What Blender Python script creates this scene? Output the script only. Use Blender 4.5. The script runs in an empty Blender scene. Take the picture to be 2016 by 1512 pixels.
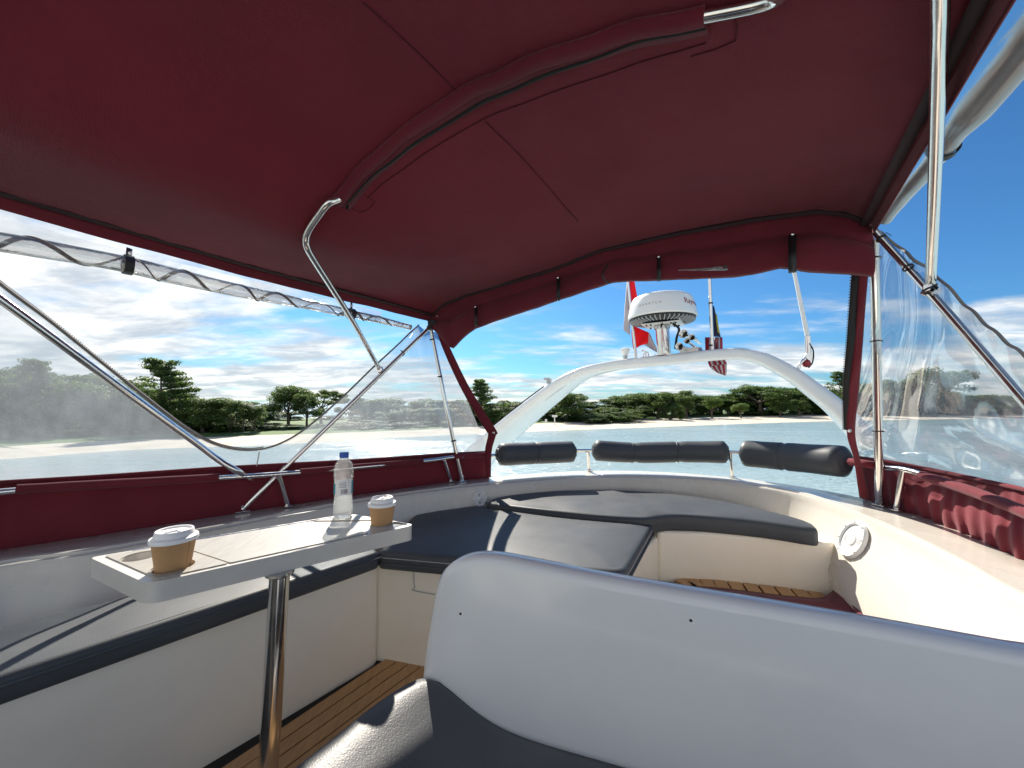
import bpy, bmesh, math, random
import numpy as np
from mathutils import Vector, Matrix, noise

random.seed(7)
rng = np.random.default_rng(7)
scene = bpy.context.scene
col = scene.collection
PI = math.pi
R = math.radians

# ------------------------------------------------------------------ camera, sky, sun, exposure
CAMZ = 4.2                      # eye height above the water
PITCH = R(2.72)
FPX = 757.0                     # focal length in pixels of the 2016 wide photograph
cam_d = bpy.data.cameras.new('camera')
cam = bpy.data.objects.new('camera', cam_d)
col.objects.link(cam)
cam.location = (0, 0, CAMZ)
cam.rotation_euler = (R(90) + PITCH, 0, 0)
cam_d.sensor_width = 36
cam_d.lens = FPX / 2016 * 36
cam_d.clip_start = 0.02
cam_d.clip_end = 20000
scene.camera = cam

SUN_AZ, SUN_EL = R(-17), R(39)  # azimuth measured from +Y towards +X
sun_d = bpy.data.lights.new('sun', 'SUN')
sun_d.energy = 2.0
sun_d.angle = R(0.55)
sun_d.color = (1.0, 0.92, 0.80)
sun = bpy.data.objects.new('sun', sun_d)
col.objects.link(sun)
sdir = Vector((math.sin(SUN_AZ) * math.cos(SUN_EL), math.cos(SUN_AZ) * math.cos(SUN_EL), math.sin(SUN_EL)))
sun.rotation_euler = sdir.to_track_quat('Z', 'Y').to_euler()
sun.location = (0, 0, 30)

world = bpy.data.worlds.new('World')
scene.world = world
world.use_nodes = True
wn, wl = world.node_tree.nodes, world.node_tree.links
wn.clear()


class NB:
    """small node builder"""
    def __init__(self, tree):
        self.n, self.l = tree.nodes, tree.links

    def new(self, t, **kw):
        nd = self.n.new(t)
        for k, v in kw.items():
            setattr(nd, k, v)
        return nd

    def put(self, sock, v):
        if hasattr(v, 'is_output') or isinstance(v, bpy.types.NodeSocket):
            self.l.new(v, sock)
        elif v is not None:
            sock.default_value = v

    def math(self, op, a, b=None, c=None, clamp=False):
        nd = self.new('ShaderNodeMath', operation=op, use_clamp=clamp)
        for i, v in enumerate((a, b, c)):
            if v is not None:
                self.put(nd.inputs[i], v)
        return nd.outputs[0]

    def mapr(self, v, a, b, c=0.0, d=1.0, smooth=True):
        nd = self.new('ShaderNodeMapRange', interpolation_type='SMOOTHSTEP' if smooth else 'LINEAR')
        for i, x in enumerate((v, a, b, c, d)):
            self.put(nd.inputs[i], x)
        return nd.outputs[0]

    def mix(self, f, a, b, mode='MIX'):
        nd = self.new('ShaderNodeMix', data_type='RGBA', blend_type=mode)
        self.put(nd.inputs[0], f)
        self.put(nd.inputs[6], a if not isinstance(a, tuple) else (*a[:3], 1))
        self.put(nd.inputs[7], b if not isinstance(b, tuple) else (*b[:3], 1))
        return nd.outputs[2]

    def noise(self, vec, scale, detail=4, rough=0.55, dist=0.0, lac=2.0):
        nd = self.new('ShaderNodeTexNoise')
        if vec is not None:
            self.l.new(vec, nd.inputs['Vector'])
        nd.inputs['Scale'].default_value = scale
        nd.inputs['Detail'].default_value = detail
        nd.inputs['Roughness'].default_value = rough
        nd.inputs['Distortion'].default_value = dist
        nd.inputs['Lacunarity'].default_value = lac
        return nd.outputs[0]

    def mapping(self, vec, loc=(0, 0, 0), rot=(0, 0, 0), scale=(1, 1, 1)):
        nd = self.new('ShaderNodeMapping')
        self.l.new(vec, nd.inputs[0])
        nd.inputs[1].default_value = loc
        nd.inputs[2].default_value = rot
        nd.inputs[3].default_value = scale
        return nd.outputs[0]


def build_sky():
    b = NB(world.node_tree)
    out = b.new('ShaderNodeOutputWorld')
    bg = b.new('ShaderNodeBackground')
    sky = b.new('ShaderNodeTexSky')
    sky.sky_type = 'NISHITA'
    sky.sun_disc = False
    sky.sun_elevation = SUN_EL
    sky.sun_rotation = SUN_AZ
    sky.air_density = 1.0
    sky.dust_density = 0.6
    sky.ozone_density = 2.0
    tc = b.new('ShaderNodeTexCoord')
    sep = b.new('ShaderNodeSeparateXYZ')
    b.l.new(tc.outputs['Generated'], sep.inputs[0])
    z = b.math('MAXIMUM', sep.outputs[2], 0.0)
    den = b.math('ADD', z, 0.13)
    u = b.math('DIVIDE', sep.outputs[0], den)
    v = b.math('DIVIDE', sep.outputs[1], den)
    cmb = b.new('ShaderNodeCombineXYZ')
    b.l.new(u, cmb.inputs[0]); b.l.new(v, cmb.inputs[1])
    p = cmb.outputs[0]
    # drawn-out cirrus and softer cumulus banks
    n1 = b.noise(b.mapping(p, (3.1, 1.7, 0), (0, 0, R(24)), (0.62, 1.05, 1)), 1.25, 9, 0.56, 0.25)
    n2 = b.noise(b.mapping(p, (7.7, 2.2, 4), (0, 0, R(10)), (0.3, 0.6, 1)), 0.8, 5, 0.5, 0.2)
    n3 = b.noise(b.mapping(p, (1.7, 9.2, 2), (0, 0, R(30)), (0.7, 1.7, 1)), 3.0, 8, 0.62, 0.4)
    dens = b.math('ADD', b.math('MULTIPLY', n1, 0.62), b.math('ADD', b.math('MULTIPLY', n2, 0.30), b.math('MULTIPLY', n3, 0.16)))
    # more cloud low down and towards the left
    low = b.mapr(z, 0.02, 0.30, 0.15, 0.0)
    # blue at front right; unseen cloud behind the viewer thickened to light the boat
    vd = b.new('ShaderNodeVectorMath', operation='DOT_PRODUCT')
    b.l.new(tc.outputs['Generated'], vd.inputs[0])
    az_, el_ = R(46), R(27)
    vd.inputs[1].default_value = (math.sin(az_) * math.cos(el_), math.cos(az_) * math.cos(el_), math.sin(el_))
    rear_cloud_fill = b.mapr(vd.outputs['Value'], -0.5, 0.75, 0.13, -0.045)
    dens = b.math('ADD', dens, b.math('ADD', low, rear_cloud_fill))
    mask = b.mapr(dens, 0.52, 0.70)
    shade = b.mapr(b.noise(b.mapping(p, (5, 3, 8), (0, 0, R(20)), (0.8, 1.2, 1)), 2.2, 6, 0.6, 0.3), 0.36, 0.70, 0.0, 1.0)
    ccol = b.mix(shade, (1.65, 1.82, 1.98), (3.55, 3.45, 3.25))
    sk = b.mix(1.0, sky.outputs[0], (0.108, 0.232, 0.338), 'MULTIPLY')
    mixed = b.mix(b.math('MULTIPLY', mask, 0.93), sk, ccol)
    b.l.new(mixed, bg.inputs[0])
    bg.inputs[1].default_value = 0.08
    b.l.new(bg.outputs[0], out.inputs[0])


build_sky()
scene.view_settings.view_transform = 'Standard'
scene.view_settings.look = 'None'
scene.view_settings.exposure = 2.25
scene.view_settings.gamma = 1.0
scene.view_settings.use_curve_mapping = False
scene.cycles.max_bounces = 10
scene.cycles.transparent_max_bounces = 16
scene.cycles.transmission_bounces = 8
scene.cycles.use_denoising = True
scene.cycles.sample_clamp_indirect = 6.0
scene.cycles.caustics_reflective = False
scene.cycles.caustics_refractive = False

# ------------------------------------------------------------------ geometry helpers
# Points of the boat are measured with z relative to eye level; raise() lifts every top-level object by CAMZ at the end.
V = Vector
CP, SP = math.cos(PITCH), math.sin(PITCH)


def ray(px, py):
    x = (px - 1008) / FPX
    y = -(py - 756) / FPX
    return V((x, CP - SP * y, SP + CP * y))


def PZ(px, py, z):
    d = ray(px, py)
    return d * (z / d.z)


def PY(px, py, y):
    d = ray(px, py)
    return d * (y / d.y)


def PPL(px, py, a, n):
    """sight line on the plane through a with normal n"""
    d = ray(px, py)
    return d * (V(a).dot(n) / d.dot(n))


def proj(p):
    f = p.y * CP + p.z * SP
    return (1008 + FPX * p.x / f, 756 - FPX * (p.z * CP - p.y * SP) / f)


def invert(fn, px, py, g=(0.5, 0.5)):
    s, t = g
    for _ in range(40):
        x0, y0 = proj(fn(s, t))
        e = 1e-4
        xs, ys = proj(fn(s + e, t)); xt, yt = proj(fn(s, t + e))
        a, c = (xs - x0) / e, (ys - y0) / e
        b_, d = (xt - x0) / e, (yt - y0) / e
        det = a * d - b_ * c
        if abs(det) < 1e-9:
            break
        rx, ry = px - x0, py - y0
        ds = (d * rx - b_ * ry) / det
        dt = (-c * rx + a * ry) / det
        ds = max(-.3, min(.3, ds)); dt = max(-.3, min(.3, dt))
        s += ds; t += dt
        if abs(ds) + abs(dt) < 1e-6:
            break
    return s, t


ORG = {}


def tag(o, label=None, cat=None, group=None, kind=None):
    if label: o['label'] = label
    if cat: o['category'] = cat
    if group: o['group'] = group
    if kind: o['kind'] = kind
    return o


def thing(name, label, cat, loc, group=None):
    o = bpy.data.objects.new(name, None)
    o.empty_display_size = 0.1
    col.objects.link(o)
    o.location = loc
    ORG[o.name] = V(loc)
    return tag(o, label, cat, group)


def mesh_obj(name, verts, faces, mat, parent=None, smooth=False, org=None, uv=None):
    vs = [V(v) for v in verts]
    if parent is not None:
        o0 = ORG[parent.name]
    elif org is not None:
        o0 = V(org)
    else:
        o0 = V((sum(v.x for v in vs) / len(vs), sum(v.y for v in vs) / len(vs), min(v.z for v in vs)))
    me = bpy.data.meshes.new(name)
    me.from_pydata([tuple(v - o0) for v in vs], [], faces)
    if uv is not None:
        ul = me.uv_layers.new(name='UVMap')
        for lp in me.loops:
            ul.data[lp.index].uv = uv[lp.vertex_index]
    bm = bmesh.new(); bm.from_mesh(me)
    bmesh.ops.recalc_face_normals(bm, faces=bm.faces)
    bm.to_mesh(me); bm.free()
    if smooth:
        for p in me.polygons: p.use_smooth = True
        if smooth != 'all':
            me.set_sharp_from_angle(angle=R(smooth if smooth is not True else 38))
    me.materials.append(mat)
    o = bpy.data.objects.new(name, me)
    col.objects.link(o)
    if parent is not None:
        o.parent = parent
    else:
        o.location = o0
    ORG[o.name] = o0
    return o


def catmull(pts, n=8, closed=False):
    pts = [V(p) for p in pts]
    if len(pts) < 3 and not closed:
        return [pts[0].lerp(pts[-1], i / n) for i in range(n + 1)]
    out = []
    m = len(pts)
    rngs = range(m) if closed else range(m - 1)
    for i in rngs:
        if closed:
            p0, p1, p2, p3 = pts[i - 1], pts[i], pts[(i + 1) % m], pts[(i + 2) % m]
        else:
            p1, p2 = pts[i], pts[i + 1]
            p0 = pts[i - 1] if i else p1 * 2 - p2
            p3 = pts[i + 2] if i + 2 < m else p2 * 2 - p1
        for k in range(n):
            t = k / n
            out.append(0.5 * ((2 * p1) + (p2 - p0) * t + (2 * p0 - 5 * p1 + 4 * p2 - p3) * t * t + (3 * p1 - p0 - 3 * p2 + p3) * t ** 3))
    if not closed:
        out.append(pts[-1])
    return out


def tube_geo(pts, r, seg=12, cap=True, flat=1.0, upv=None, prof=None):
    """sweep a circle (or a profile) along pts; r may be a number or a list"""
    pts = [V(p) for p in pts]
    n = len(pts)
    rs = r if isinstance(r, (list, tuple)) else [r] * n
    verts, faces = [], []
    prev = None
    for i, p in enumerate(pts):
        t = (pts[min(i + 1, n - 1)] - pts[max(i - 1, 0)]).normalized()
        if prev is None:
            up = V(upv) if upv else (V((0, 0, 1)) if abs(t.z) < .9 else V((1, 0, 0)))
            a = (up - t * up.dot(t)).normalized()
        else:
            a = (prev - t * prev.dot(t)).normalized()
        prev = a
        c = t.cross(a)
        for k in range(seg):
            th = 2 * PI * k / seg
            rr = rs[i]
            verts.append(p + a * (math.cos(th) * rr * flat) + c * (math.sin(th) * rr))
    for i in range(n - 1):
        for k in range(seg):
            k2 = (k + 1) % seg
            faces.append((i * seg + k, i * seg + k2, (i + 1) * seg + k2, (i + 1) * seg + k))
    if cap:
        faces.append(tuple(range(seg))[::-1])
        faces.append(tuple((n - 1) * seg + k for k in range(seg)))
    return verts, faces


def tube(name, pts, r, mat, parent=None, seg=12, cap=True, flat=1.0, upv=None, smooth=40):
    v, f = tube_geo(pts, r, seg, cap, flat, upv)
    return mesh_obj(name, v, f, mat, parent, smooth)


def join_geo(*gs):
    V_, F_ = [], []
    for v, f in gs:
        o = len(V_)
        V_ += list(v)
        F_ += [tuple(i + o for i in fc) for fc in f]
    return V_, F_


def grid_geo(fn, us, vs, closed_u=False):
    verts = [fn(u, v) for v in vs for u in us]
    nu = len(us)
    faces = []
    for j in range(len(vs) - 1):
        for i in range(nu - (0 if closed_u else 1)):
            i2 = (i + 1) % nu
            faces.append((j * nu + i, j * nu + i2, (j + 1) * nu + i2, (j + 1) * nu + i))
    return verts, faces


def sheet(name, rows, mat, parent=None, thick=0.002, smooth='all', uvs=None):
    """rows: list of lists of points -> a sheet with real thickness"""
    nu = len(rows[0])
    verts = [p for r_ in rows for p in r_]
    faces = [(j * nu + i, j * nu + i + 1, (j + 1) * nu + i + 1, (j + 1) * nu + i) for j in range(len(rows) - 1) for i in range(nu - 1)]
    uv = [(i / (nu - 1), j / (len(rows) - 1)) for j in range(len(rows)) for i in range(nu)]
    o = mesh_obj(name, verts, faces, mat, parent, smooth, uv=uv)
    if thick:
        m = o.modifiers.new('thickness', 'SOLIDIFY'); m.thickness = thick; m.offset = 0
    return o


def lathe_geo(prof, c, seg=32, ax=V((0, 0, 1)), closed=False):
    """prof: list of (radius, height)"""
    ax = V(ax).normalized()
    a = ax.orthogonal().normalized(); b_ = ax.cross(a)
    verts, faces = [], []
    for (r, h) in prof:
        for k in range(seg):
            th = 2 * PI * k / seg
            verts.append(V(c) + ax * h + a * (r * math.cos(th)) + b_ * (r * math.sin(th)))
    n = len(prof)
    for i in range(n - 1):
        for k in range(seg):
            k2 = (k + 1) % seg
            faces.append((i * seg + k, i * seg + k2, (i + 1) * seg + k2, (i + 1) * seg + k))
    if not closed:
        faces.append(tuple(range(seg))[::-1])
        faces.append(tuple((n - 1) * seg + k for k in range(seg)))
    return verts, faces


def lathe(name, prof, c, mat, parent=None, seg=32, ax=(0, 0, 1), closed=False, smooth=38):
    v, f = lathe_geo(prof, c, seg, V(ax), closed)
    return mesh_obj(name, v, f, mat, parent, smooth)


def box_geo(c, ex, ey, ez):
    c = V(c); ex, ey, ez = V(ex), V(ey), V(ez)
    vs = [c + ex * i + ey * j + ez * k for k in (-.5, .5) for j in (-.5, .5) for i in (-.5, .5)]
    return vs, [(0, 2, 3, 1), (4, 5, 7, 6), (0, 1, 5, 4), (2, 6, 7, 3), (0, 4, 6, 2), (1, 3, 7, 5)]


def round_poly(pts, rad, n=6):
    """round the corners of a 2-D polygon; rad a number or a list"""
    out = []
    m = len(pts)
    for i in range(m):
        p0, p1, p2 = V(pts[i - 1]).to_2d(), V(pts[i]).to_2d(), V(pts[(i + 1) % m]).to_2d()
        r = rad[i] if isinstance(rad, (list, tuple)) else rad
        if r <= 0:
            out.append(p1); continue
        a, b_ = (p0 - p1), (p2 - p1)
        la, lb = a.length, b_.length
        r = min(r, la * .48, lb * .48)
        a, b_ = a / la * r, b_ / lb * r
        for k in range(n + 1):
            t = k / n
            out.append((p1 + a) * (1 - t) ** 2 + p1 * 2 * t * (1 - t) + (p1 + b_) * t * t)
    return out


def slab_geo(poly, z0, z1, holes=()):
    """prism over a polygon, optionally with through holes"""
    bm = bmesh.new()
    loops = [poly] + list(holes)
    if not holes:
        vs = [bm.verts.new((p[0], p[1], z1)) for p in poly]
        f = bm.faces.new(vs)
        faces = [f]
    else:
        edges = []
        for lp in loops:
            vs = [bm.verts.new((p[0], p[1], z1)) for p in lp]
            for i in range(len(vs)):
                edges.append(bm.edges.new((vs[i], vs[(i + 1) % len(vs)])))
        r = bmesh.ops.triangle_fill(bm, use_beauty=True, use_dissolve=False, edges=edges)
        faces = [g for g in r['geom'] if isinstance(g, bmesh.types.BMFace)]
    ex = bmesh.ops.extrude_face_region(bm, geom=faces)
    for g in ex['geom']:
        if isinstance(g, bmesh.types.BMVert):
            g.co.z = z0
    bm.verts.index_update()
    out = ([v.co.copy() for v in bm.verts], [tuple(v.index for v in f.verts) for f in bm.faces])
    bm.free()
    return out


def slab(name, poly, z0, z1, mat, parent=None, bevel=0.0, seg=3, holes=(), smooth=50):
    v, f = slab_geo(poly, z0, z1, holes)
    o = mesh_obj(name, v, f, mat, parent, smooth)
    if bevel:
        m = o.modifiers.new('bevel', 'BEVEL'); m.width = bevel; m.segments = seg; m.limit_method = 'ANGLE'; m.angle_limit = R(50)
        m.harden_normals = False
        for p in o.data.polygons: p.use_smooth = True
        w = o.modifiers.new('wn', 'WEIGHTED_NORMAL'); w.keep_sharp = True
        o.data.attributes.remove(o.data.attributes['sharp_edge']) if 'sharp_edge' in o.data.attributes else None
    return o


def soft_slab(name, poly, z0, z1, mat, parent=None, edge=0.03, puff=0.012, inset_n=5, seed=0, wrinkle=0.0):
    """upholstered cushion: rounded, slightly puffed top made of inset rings plus a filled middle"""
    poly = [V(p).to_2d() for p in poly]
    area = sum(poly[i - 1].x * poly[i].y - poly[i].x * poly[i - 1].y for i in range(len(poly)))
    if area < 0: poly = poly[::-1]
    m = len(poly)
    nor = []
    for i in range(m):
        a = (poly[i] - poly[i - 1]); b_ = (poly[(i + 1) % m] - poly[i])
        na = V((-a.y, a.x)).normalized(); nb = V((-b_.y, b_.x)).normalized()
        n_ = (na + nb)
        n_ = n_.normalized() if n_.length > 1e-6 else na
        nor.append(n_ / max(.75, n_.dot(na)))
    prof = [(0.006, z0), (0.0, z0 + .012), (0.0, z1 - edge)]
    for k in range(1, inset_n + 1):
        th = PI / 2 * k / inset_n
        prof.append((edge * (1 - math.cos(th)), z1 - edge + edge * math.sin(th)))
    verts, faces = [], []
    for (d, z) in prof:
        for i in range(m):
            q = poly[i] + nor[i] * d
            verts.append(V((q.x, q.y, z)))
    for j in range(len(prof) - 1):
        for i in range(m):
            i2 = (i + 1) % m
            faces.append((j * m + i, j * m + i2, (j + 1) * m + i2, (j + 1) * m + i))
    faces.append(tuple(range(m))[::-1])
    top = tuple((len(prof) - 1) * m + i for i in range(m))
    # refine the top by triangulating and subdividing so that it can swell
    bm = bmesh.new()
    bv = [bm.verts.new(v) for v in verts]
    for f in faces: bm.faces.new([bv[i] for i in f])
    tf = bm.faces.new([bv[i] for i in top])
    rim = set(tf.verts)
    bmesh.ops.triangulate(bm, faces=[tf])
    for _ in range(4):
        es = [e for e in bm.edges if all(v.co.z > z1 - 1e-4 for v in e.verts) and e.calc_length() > .07 and not (e.verts[0] in rim and e.verts[1] in rim and any(len([w for w in f.verts if w.co.z > z1 - 1e-4]) < 3 for f in e.link_faces))]
        if not es: break
        bmesh.ops.subdivide_edges(bm, edges=es, cuts=1)
        fs = [f for f in bm.faces if all(v.co.z > z1 - 1e-4 for v in f.verts)]
        bmesh.ops.triangulate(bm, faces=fs)
    pl = poly
    for v in bm.verts:
        if v.co.z > z1 - 1e-4 and v not in rim:
            p = V((v.co.x, v.co.y))
            dm = 9
            for i in range(m):
                a, b_ = pl[i - 1], pl[i]
                ab = b_ - a
                t = max(0, min(1, (p - a).dot(ab) / max(1e-9, ab.length_squared)))
                dm = min(dm, (a + ab * t - p).length)
            dm = max(0, dm - edge)
            v.co.z += puff * (1 - math.exp(-dm / .09)) + wrinkle * noise.noise(V((p.x * 5 + seed, p.y * 5, seed)))
    bm.verts.index_update()
    vv = [v.co.copy() for v in bm.verts]; ff = [tuple(v.index for v in f.verts) for f in bm.faces]
    bm.free()
    return mesh_obj(name, vv, ff, mat, parent, 'all')


def interp(x, xs, ys):
    return float(np.interp(x, xs, ys))


def empty_material(name):
    m = bpy.data.materials.new(name); m.use_nodes = True
    return m


# ------------------------------------------------------------------ materials
M = {}


def pmat(name, colr, rough=0.5, metal=0.0, coat=0.0, spec=0.5, bump=None, vary=None, trans=None, sheen=0.0, rvary=None):
    """principled material; bump=(scale,strength,dist,detail[,kind]); vary=(scale,amount,second colour)"""
    m = empty_material(name)
    b = NB(m.node_tree)
    p = m.node_tree.nodes['Principled BSDF']
    tc = b.new('ShaderNodeTexCoord')
    geo = b.new('ShaderNodeNewGeometry')
    pos = geo.outputs['Position']
    p.inputs['Base Color'].default_value = (*colr, 1)
    p.inputs['Roughness'].default_value = rough
    p.inputs['Metallic'].default_value = metal
    p.inputs['Coat Weight'].default_value = coat
    p.inputs['Coat Roughness'].default_value = 0.08
    p.inputs['Specular IOR Level'].default_value = spec
    if sheen:
        p.inputs['Sheen Weight'].default_value = sheen
    if vary:
        n = b.noise(pos, vary[0], 5, 0.6)
        f = b.mapr(n, 0.38, 0.68)
        b.l.new(b.mix(b.math('MULTIPLY', f, vary[1]), colr, vary[2]), p.inputs['Base Color'])
    if rvary:
        n = b.noise(pos, rvary[0], 5, 0.6)
        b.l.new(b.mapr(n, 0.3, 0.7, rough - rvary[1], rough + rvary[1]), p.inputs['Roughness'])
    if bump:
        bs = bump if isinstance(bump, list) else [bump]
        prev = None
        for bb in bs:
            kind = bb[4] if len(bb) > 4 else 'noise'
            if kind == 'noise':
                h = b.noise(pos, bb[0], bb[3], 0.55)
            elif kind == 'voronoi':
                vn = b.new('ShaderNodeTexVoronoi', feature='SMOOTH_F1')
                b.l.new(pos, vn.inputs['Vector']); vn.inputs['Scale'].default_value = bb[0]
                h = vn.outputs[0]
            elif kind == 'weave':
                mp = b.mapping(pos, (0, 0, 0), (0, 0, R(33)))
                w1 = b.new('ShaderNodeTexWave', wave_type='BANDS', bands_direction='X'); w1.inputs['Scale'].default_value = bb[0]
                w2 = b.new('ShaderNodeTexWave', wave_type='BANDS', bands_direction='Y'); w2.inputs['Scale'].default_value = bb[0]
                b.l.new(mp, w1.inputs[0]); b.l.new(mp, w2.inputs[0])
                h = b.math('MULTIPLY', w1.outputs[1], w2.outputs[1])
            bn = b.new('ShaderNodeBump')
            bn.inputs['Strength'].default_value = bb[1]
            bn.inputs['Distance'].default_value = bb[2]
            b.l.new(h, bn.inputs['Height'])
            if prev is not None: b.l.new(prev, bn.inputs['Normal'])
            prev = bn.outputs[0]
        b.l.new(prev, p.inputs['Normal'])
    if trans:  # (weight, colour) thin translucency
        tr = b.new('ShaderNodeBsdfTranslucent'); tr.inputs[0].default_value = (*trans[1], 1)
        mx = b.new('ShaderNodeMixShader'); mx.inputs[0].default_value = trans[0]
        b.l.new(p.outputs[0], mx.inputs[1]); b.l.new(tr.outputs[0], mx.inputs[2])
        out = m.node_tree.nodes['Material Output']
        b.l.new(mx.outputs[0], out.inputs[0])
    M[name] = m
    return m


pmat('gelcoat', (0.63, 0.60, 0.535), 0.28, coat=0.35, vary=(3.0, 0.2, (0.585, 0.555, 0.49)), rvary=(6, 0.07), bump=(40, 0.02, 0.003, 3))
pmat('gelcoat_cool', (0.74, 0.75, 0.76), 0.2, coat=0.5, vary=(4.0, 0.4, (0.66, 0.67, 0.69)), rvary=(8, 0.06), bump=(5, 0.04, 0.01, 3))
pmat('gelcoat_cream', (0.88, 0.82, 0.71), 0.38, coat=0.1, vary=(4.0, 0.4, (0.81, 0.74, 0.62)), bump=(60, 0.05, 0.003, 3))
pmat('upholstery', (0.062, 0.069, 0.078), 0.48, spec=0.26, vary=(5, 0.5, (0.082, 0.09, 0.10)), rvary=(9, 0.04),
     bump=[(5, 0.06, 0.02, 2), (420, 0.16, 0.0015, 2, 'voronoi')])
pmat('seat_leather', (0.075, 0.08, 0.088), 0.44, spec=0.42, vary=(5, 0.5, (0.11, 0.115, 0.125)),
     bump=[(6, 0.15, 0.02, 2), (230, 0.32, 0.002, 4), (420, 0.25, 0.0012, 2, 'voronoi')])
pmat('canvas', (0.19, 0.021, 0.036), 0.85, spec=0.25, sheen=0.15, vary=(1.3, 0.75, (0.125, 0.014, 0.025)),
     bump=[(3.0, 0.35, 0.04, 5), (130, 0.5, 0.002, 2, 'weave')], trans=(0.17, (0.36, 0.045, 0.07)))
pmat('canvas_thick', (0.175, 0.022, 0.034), 0.85, spec=0.25, sheen=0.15, vary=(6, 0.5, (0.125, 0.016, 0.027)),
     bump=[(14, 0.3, 0.01, 4), (150, 0.25, 0.0012, 2, 'weave')], trans=(0.10, (0.30, 0.03, 0.045)))
pmat('rolled_vinyl', (0.36, 0.36, 0.37), 0.24, spec=0.8, coat=0.6, vary=(5, 0.8, (0.24, 0.24, 0.25)), bump=(5, 0.15, 0.02, 3))
pmat('dark_binding', (0.03, 0.012, 0.016), 0.8)
pmat('thread', (0.07, 0.006, 0.01), 0.9)
pmat('steel', (0.80, 0.78, 0.75), 0.17, metal=1.0, rvary=(20, 0.05), bump=(30, 0.02, 0.002, 3))
pmat('steel_brushed', (0.6, 0.59, 0.57), 0.28, metal=1.0, rvary=(30, 0.08))
pmat('black_plastic', (0.016, 0.016, 0.018), 0.5)
pmat('black_rubber', (0.012, 0.011, 0.011), 0.75)
pmat('white_plastic', (0.78, 0.78, 0.77), 0.35)
pmat('grey_plastic', (0.42, 0.43, 0.44), 0.4)
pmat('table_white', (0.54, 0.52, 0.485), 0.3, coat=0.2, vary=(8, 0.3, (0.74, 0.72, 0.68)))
pmat('cardboard', (0.44, 0.25, 0.115), 0.75, vary=(20, 0.5, (0.39, 0.22, 0.10)), bump=(90, 0.08, 0.001, 3))
pmat('lid_white', (0.82, 0.82, 0.82), 0.4)
pmat('blue_cap', (0.02, 0.085, 0.42), 0.4)
pmat('zip_grey', (0.22, 0.20, 0.19), 0.7, bump=(500, 0.5, 0.001, 1))
pmat('zip_brown', (0.17, 0.13, 0.12), 0.7)
pmat('rust_white', (0.75, 0.74, 0.70), 0.5)
pmat('letter_dark', (0.05, 0.03, 0.05), 0.5)
pmat('letter_grey', (0.17, 0.17, 0.18), 0.5)
pmat('letter_red', (0.28, 0.02, 0.03), 0.5)
pmat('cord_white', (0.7, 0.68, 0.6), 0.7)
pmat('caulk', (0.012, 0.011, 0.010), 0.7)


def teak():
    m = pmat('teak', (0.40, 0.20, 0.075), 0.5)
    b = NB(m.node_tree); p = m.node_tree.nodes['Principled BSDF']
    geo = b.new('ShaderNodeNewGeometry'); oi = b.new('ShaderNodeObjectInfo')
    mp = b.mapping(geo.outputs['Position'], (0, 0, 0), (0, 0, R(-40)), (14, 1.2, 1))
    n = b.noise(mp, 9, 6, 0.6, 0.6)
    c = b.mix(b.mapr(n, 0.3, 0.75), (0.58, 0.34, 0.15), (0.40, 0.21, 0.085))
    c = b.mix(b.math('MULTIPLY', oi.outputs['Random'], 0.35), c, (0.52, 0.30, 0.14))
    b.l.new(c, p.inputs['Base Color'])
    bn = b.new('ShaderNodeBump'); bn.inputs['Strength'].default_value = .12; bn.inputs['Distance'].default_value = .002
    b.l.new(n, bn.inputs['Height']); b.l.new(bn.outputs[0], p.inputs['Normal'])


teak()


def table_wood():
    m = pmat('table_laminate', (0.78, 0.75, 0.68), 0.35)
    b = NB(m.node_tree); p = m.node_tree.nodes['Principled BSDF']
    geo = b.new('ShaderNodeNewGeometry')
    mp = b.mapping(geo.outputs['Position'], (0, 0, 0), (0, 0, R(-50)), (26, 1.6, 1))
    n = b.noise(mp, 8, 6, 0.65, 0.8)
    b.l.new(b.mix(b.mapr(n, 0.32, 0.7), (0.42, 0.395, 0.35), (0.30, 0.28, 0.24)), p.inputs['Base Color'])


table_wood()


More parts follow.
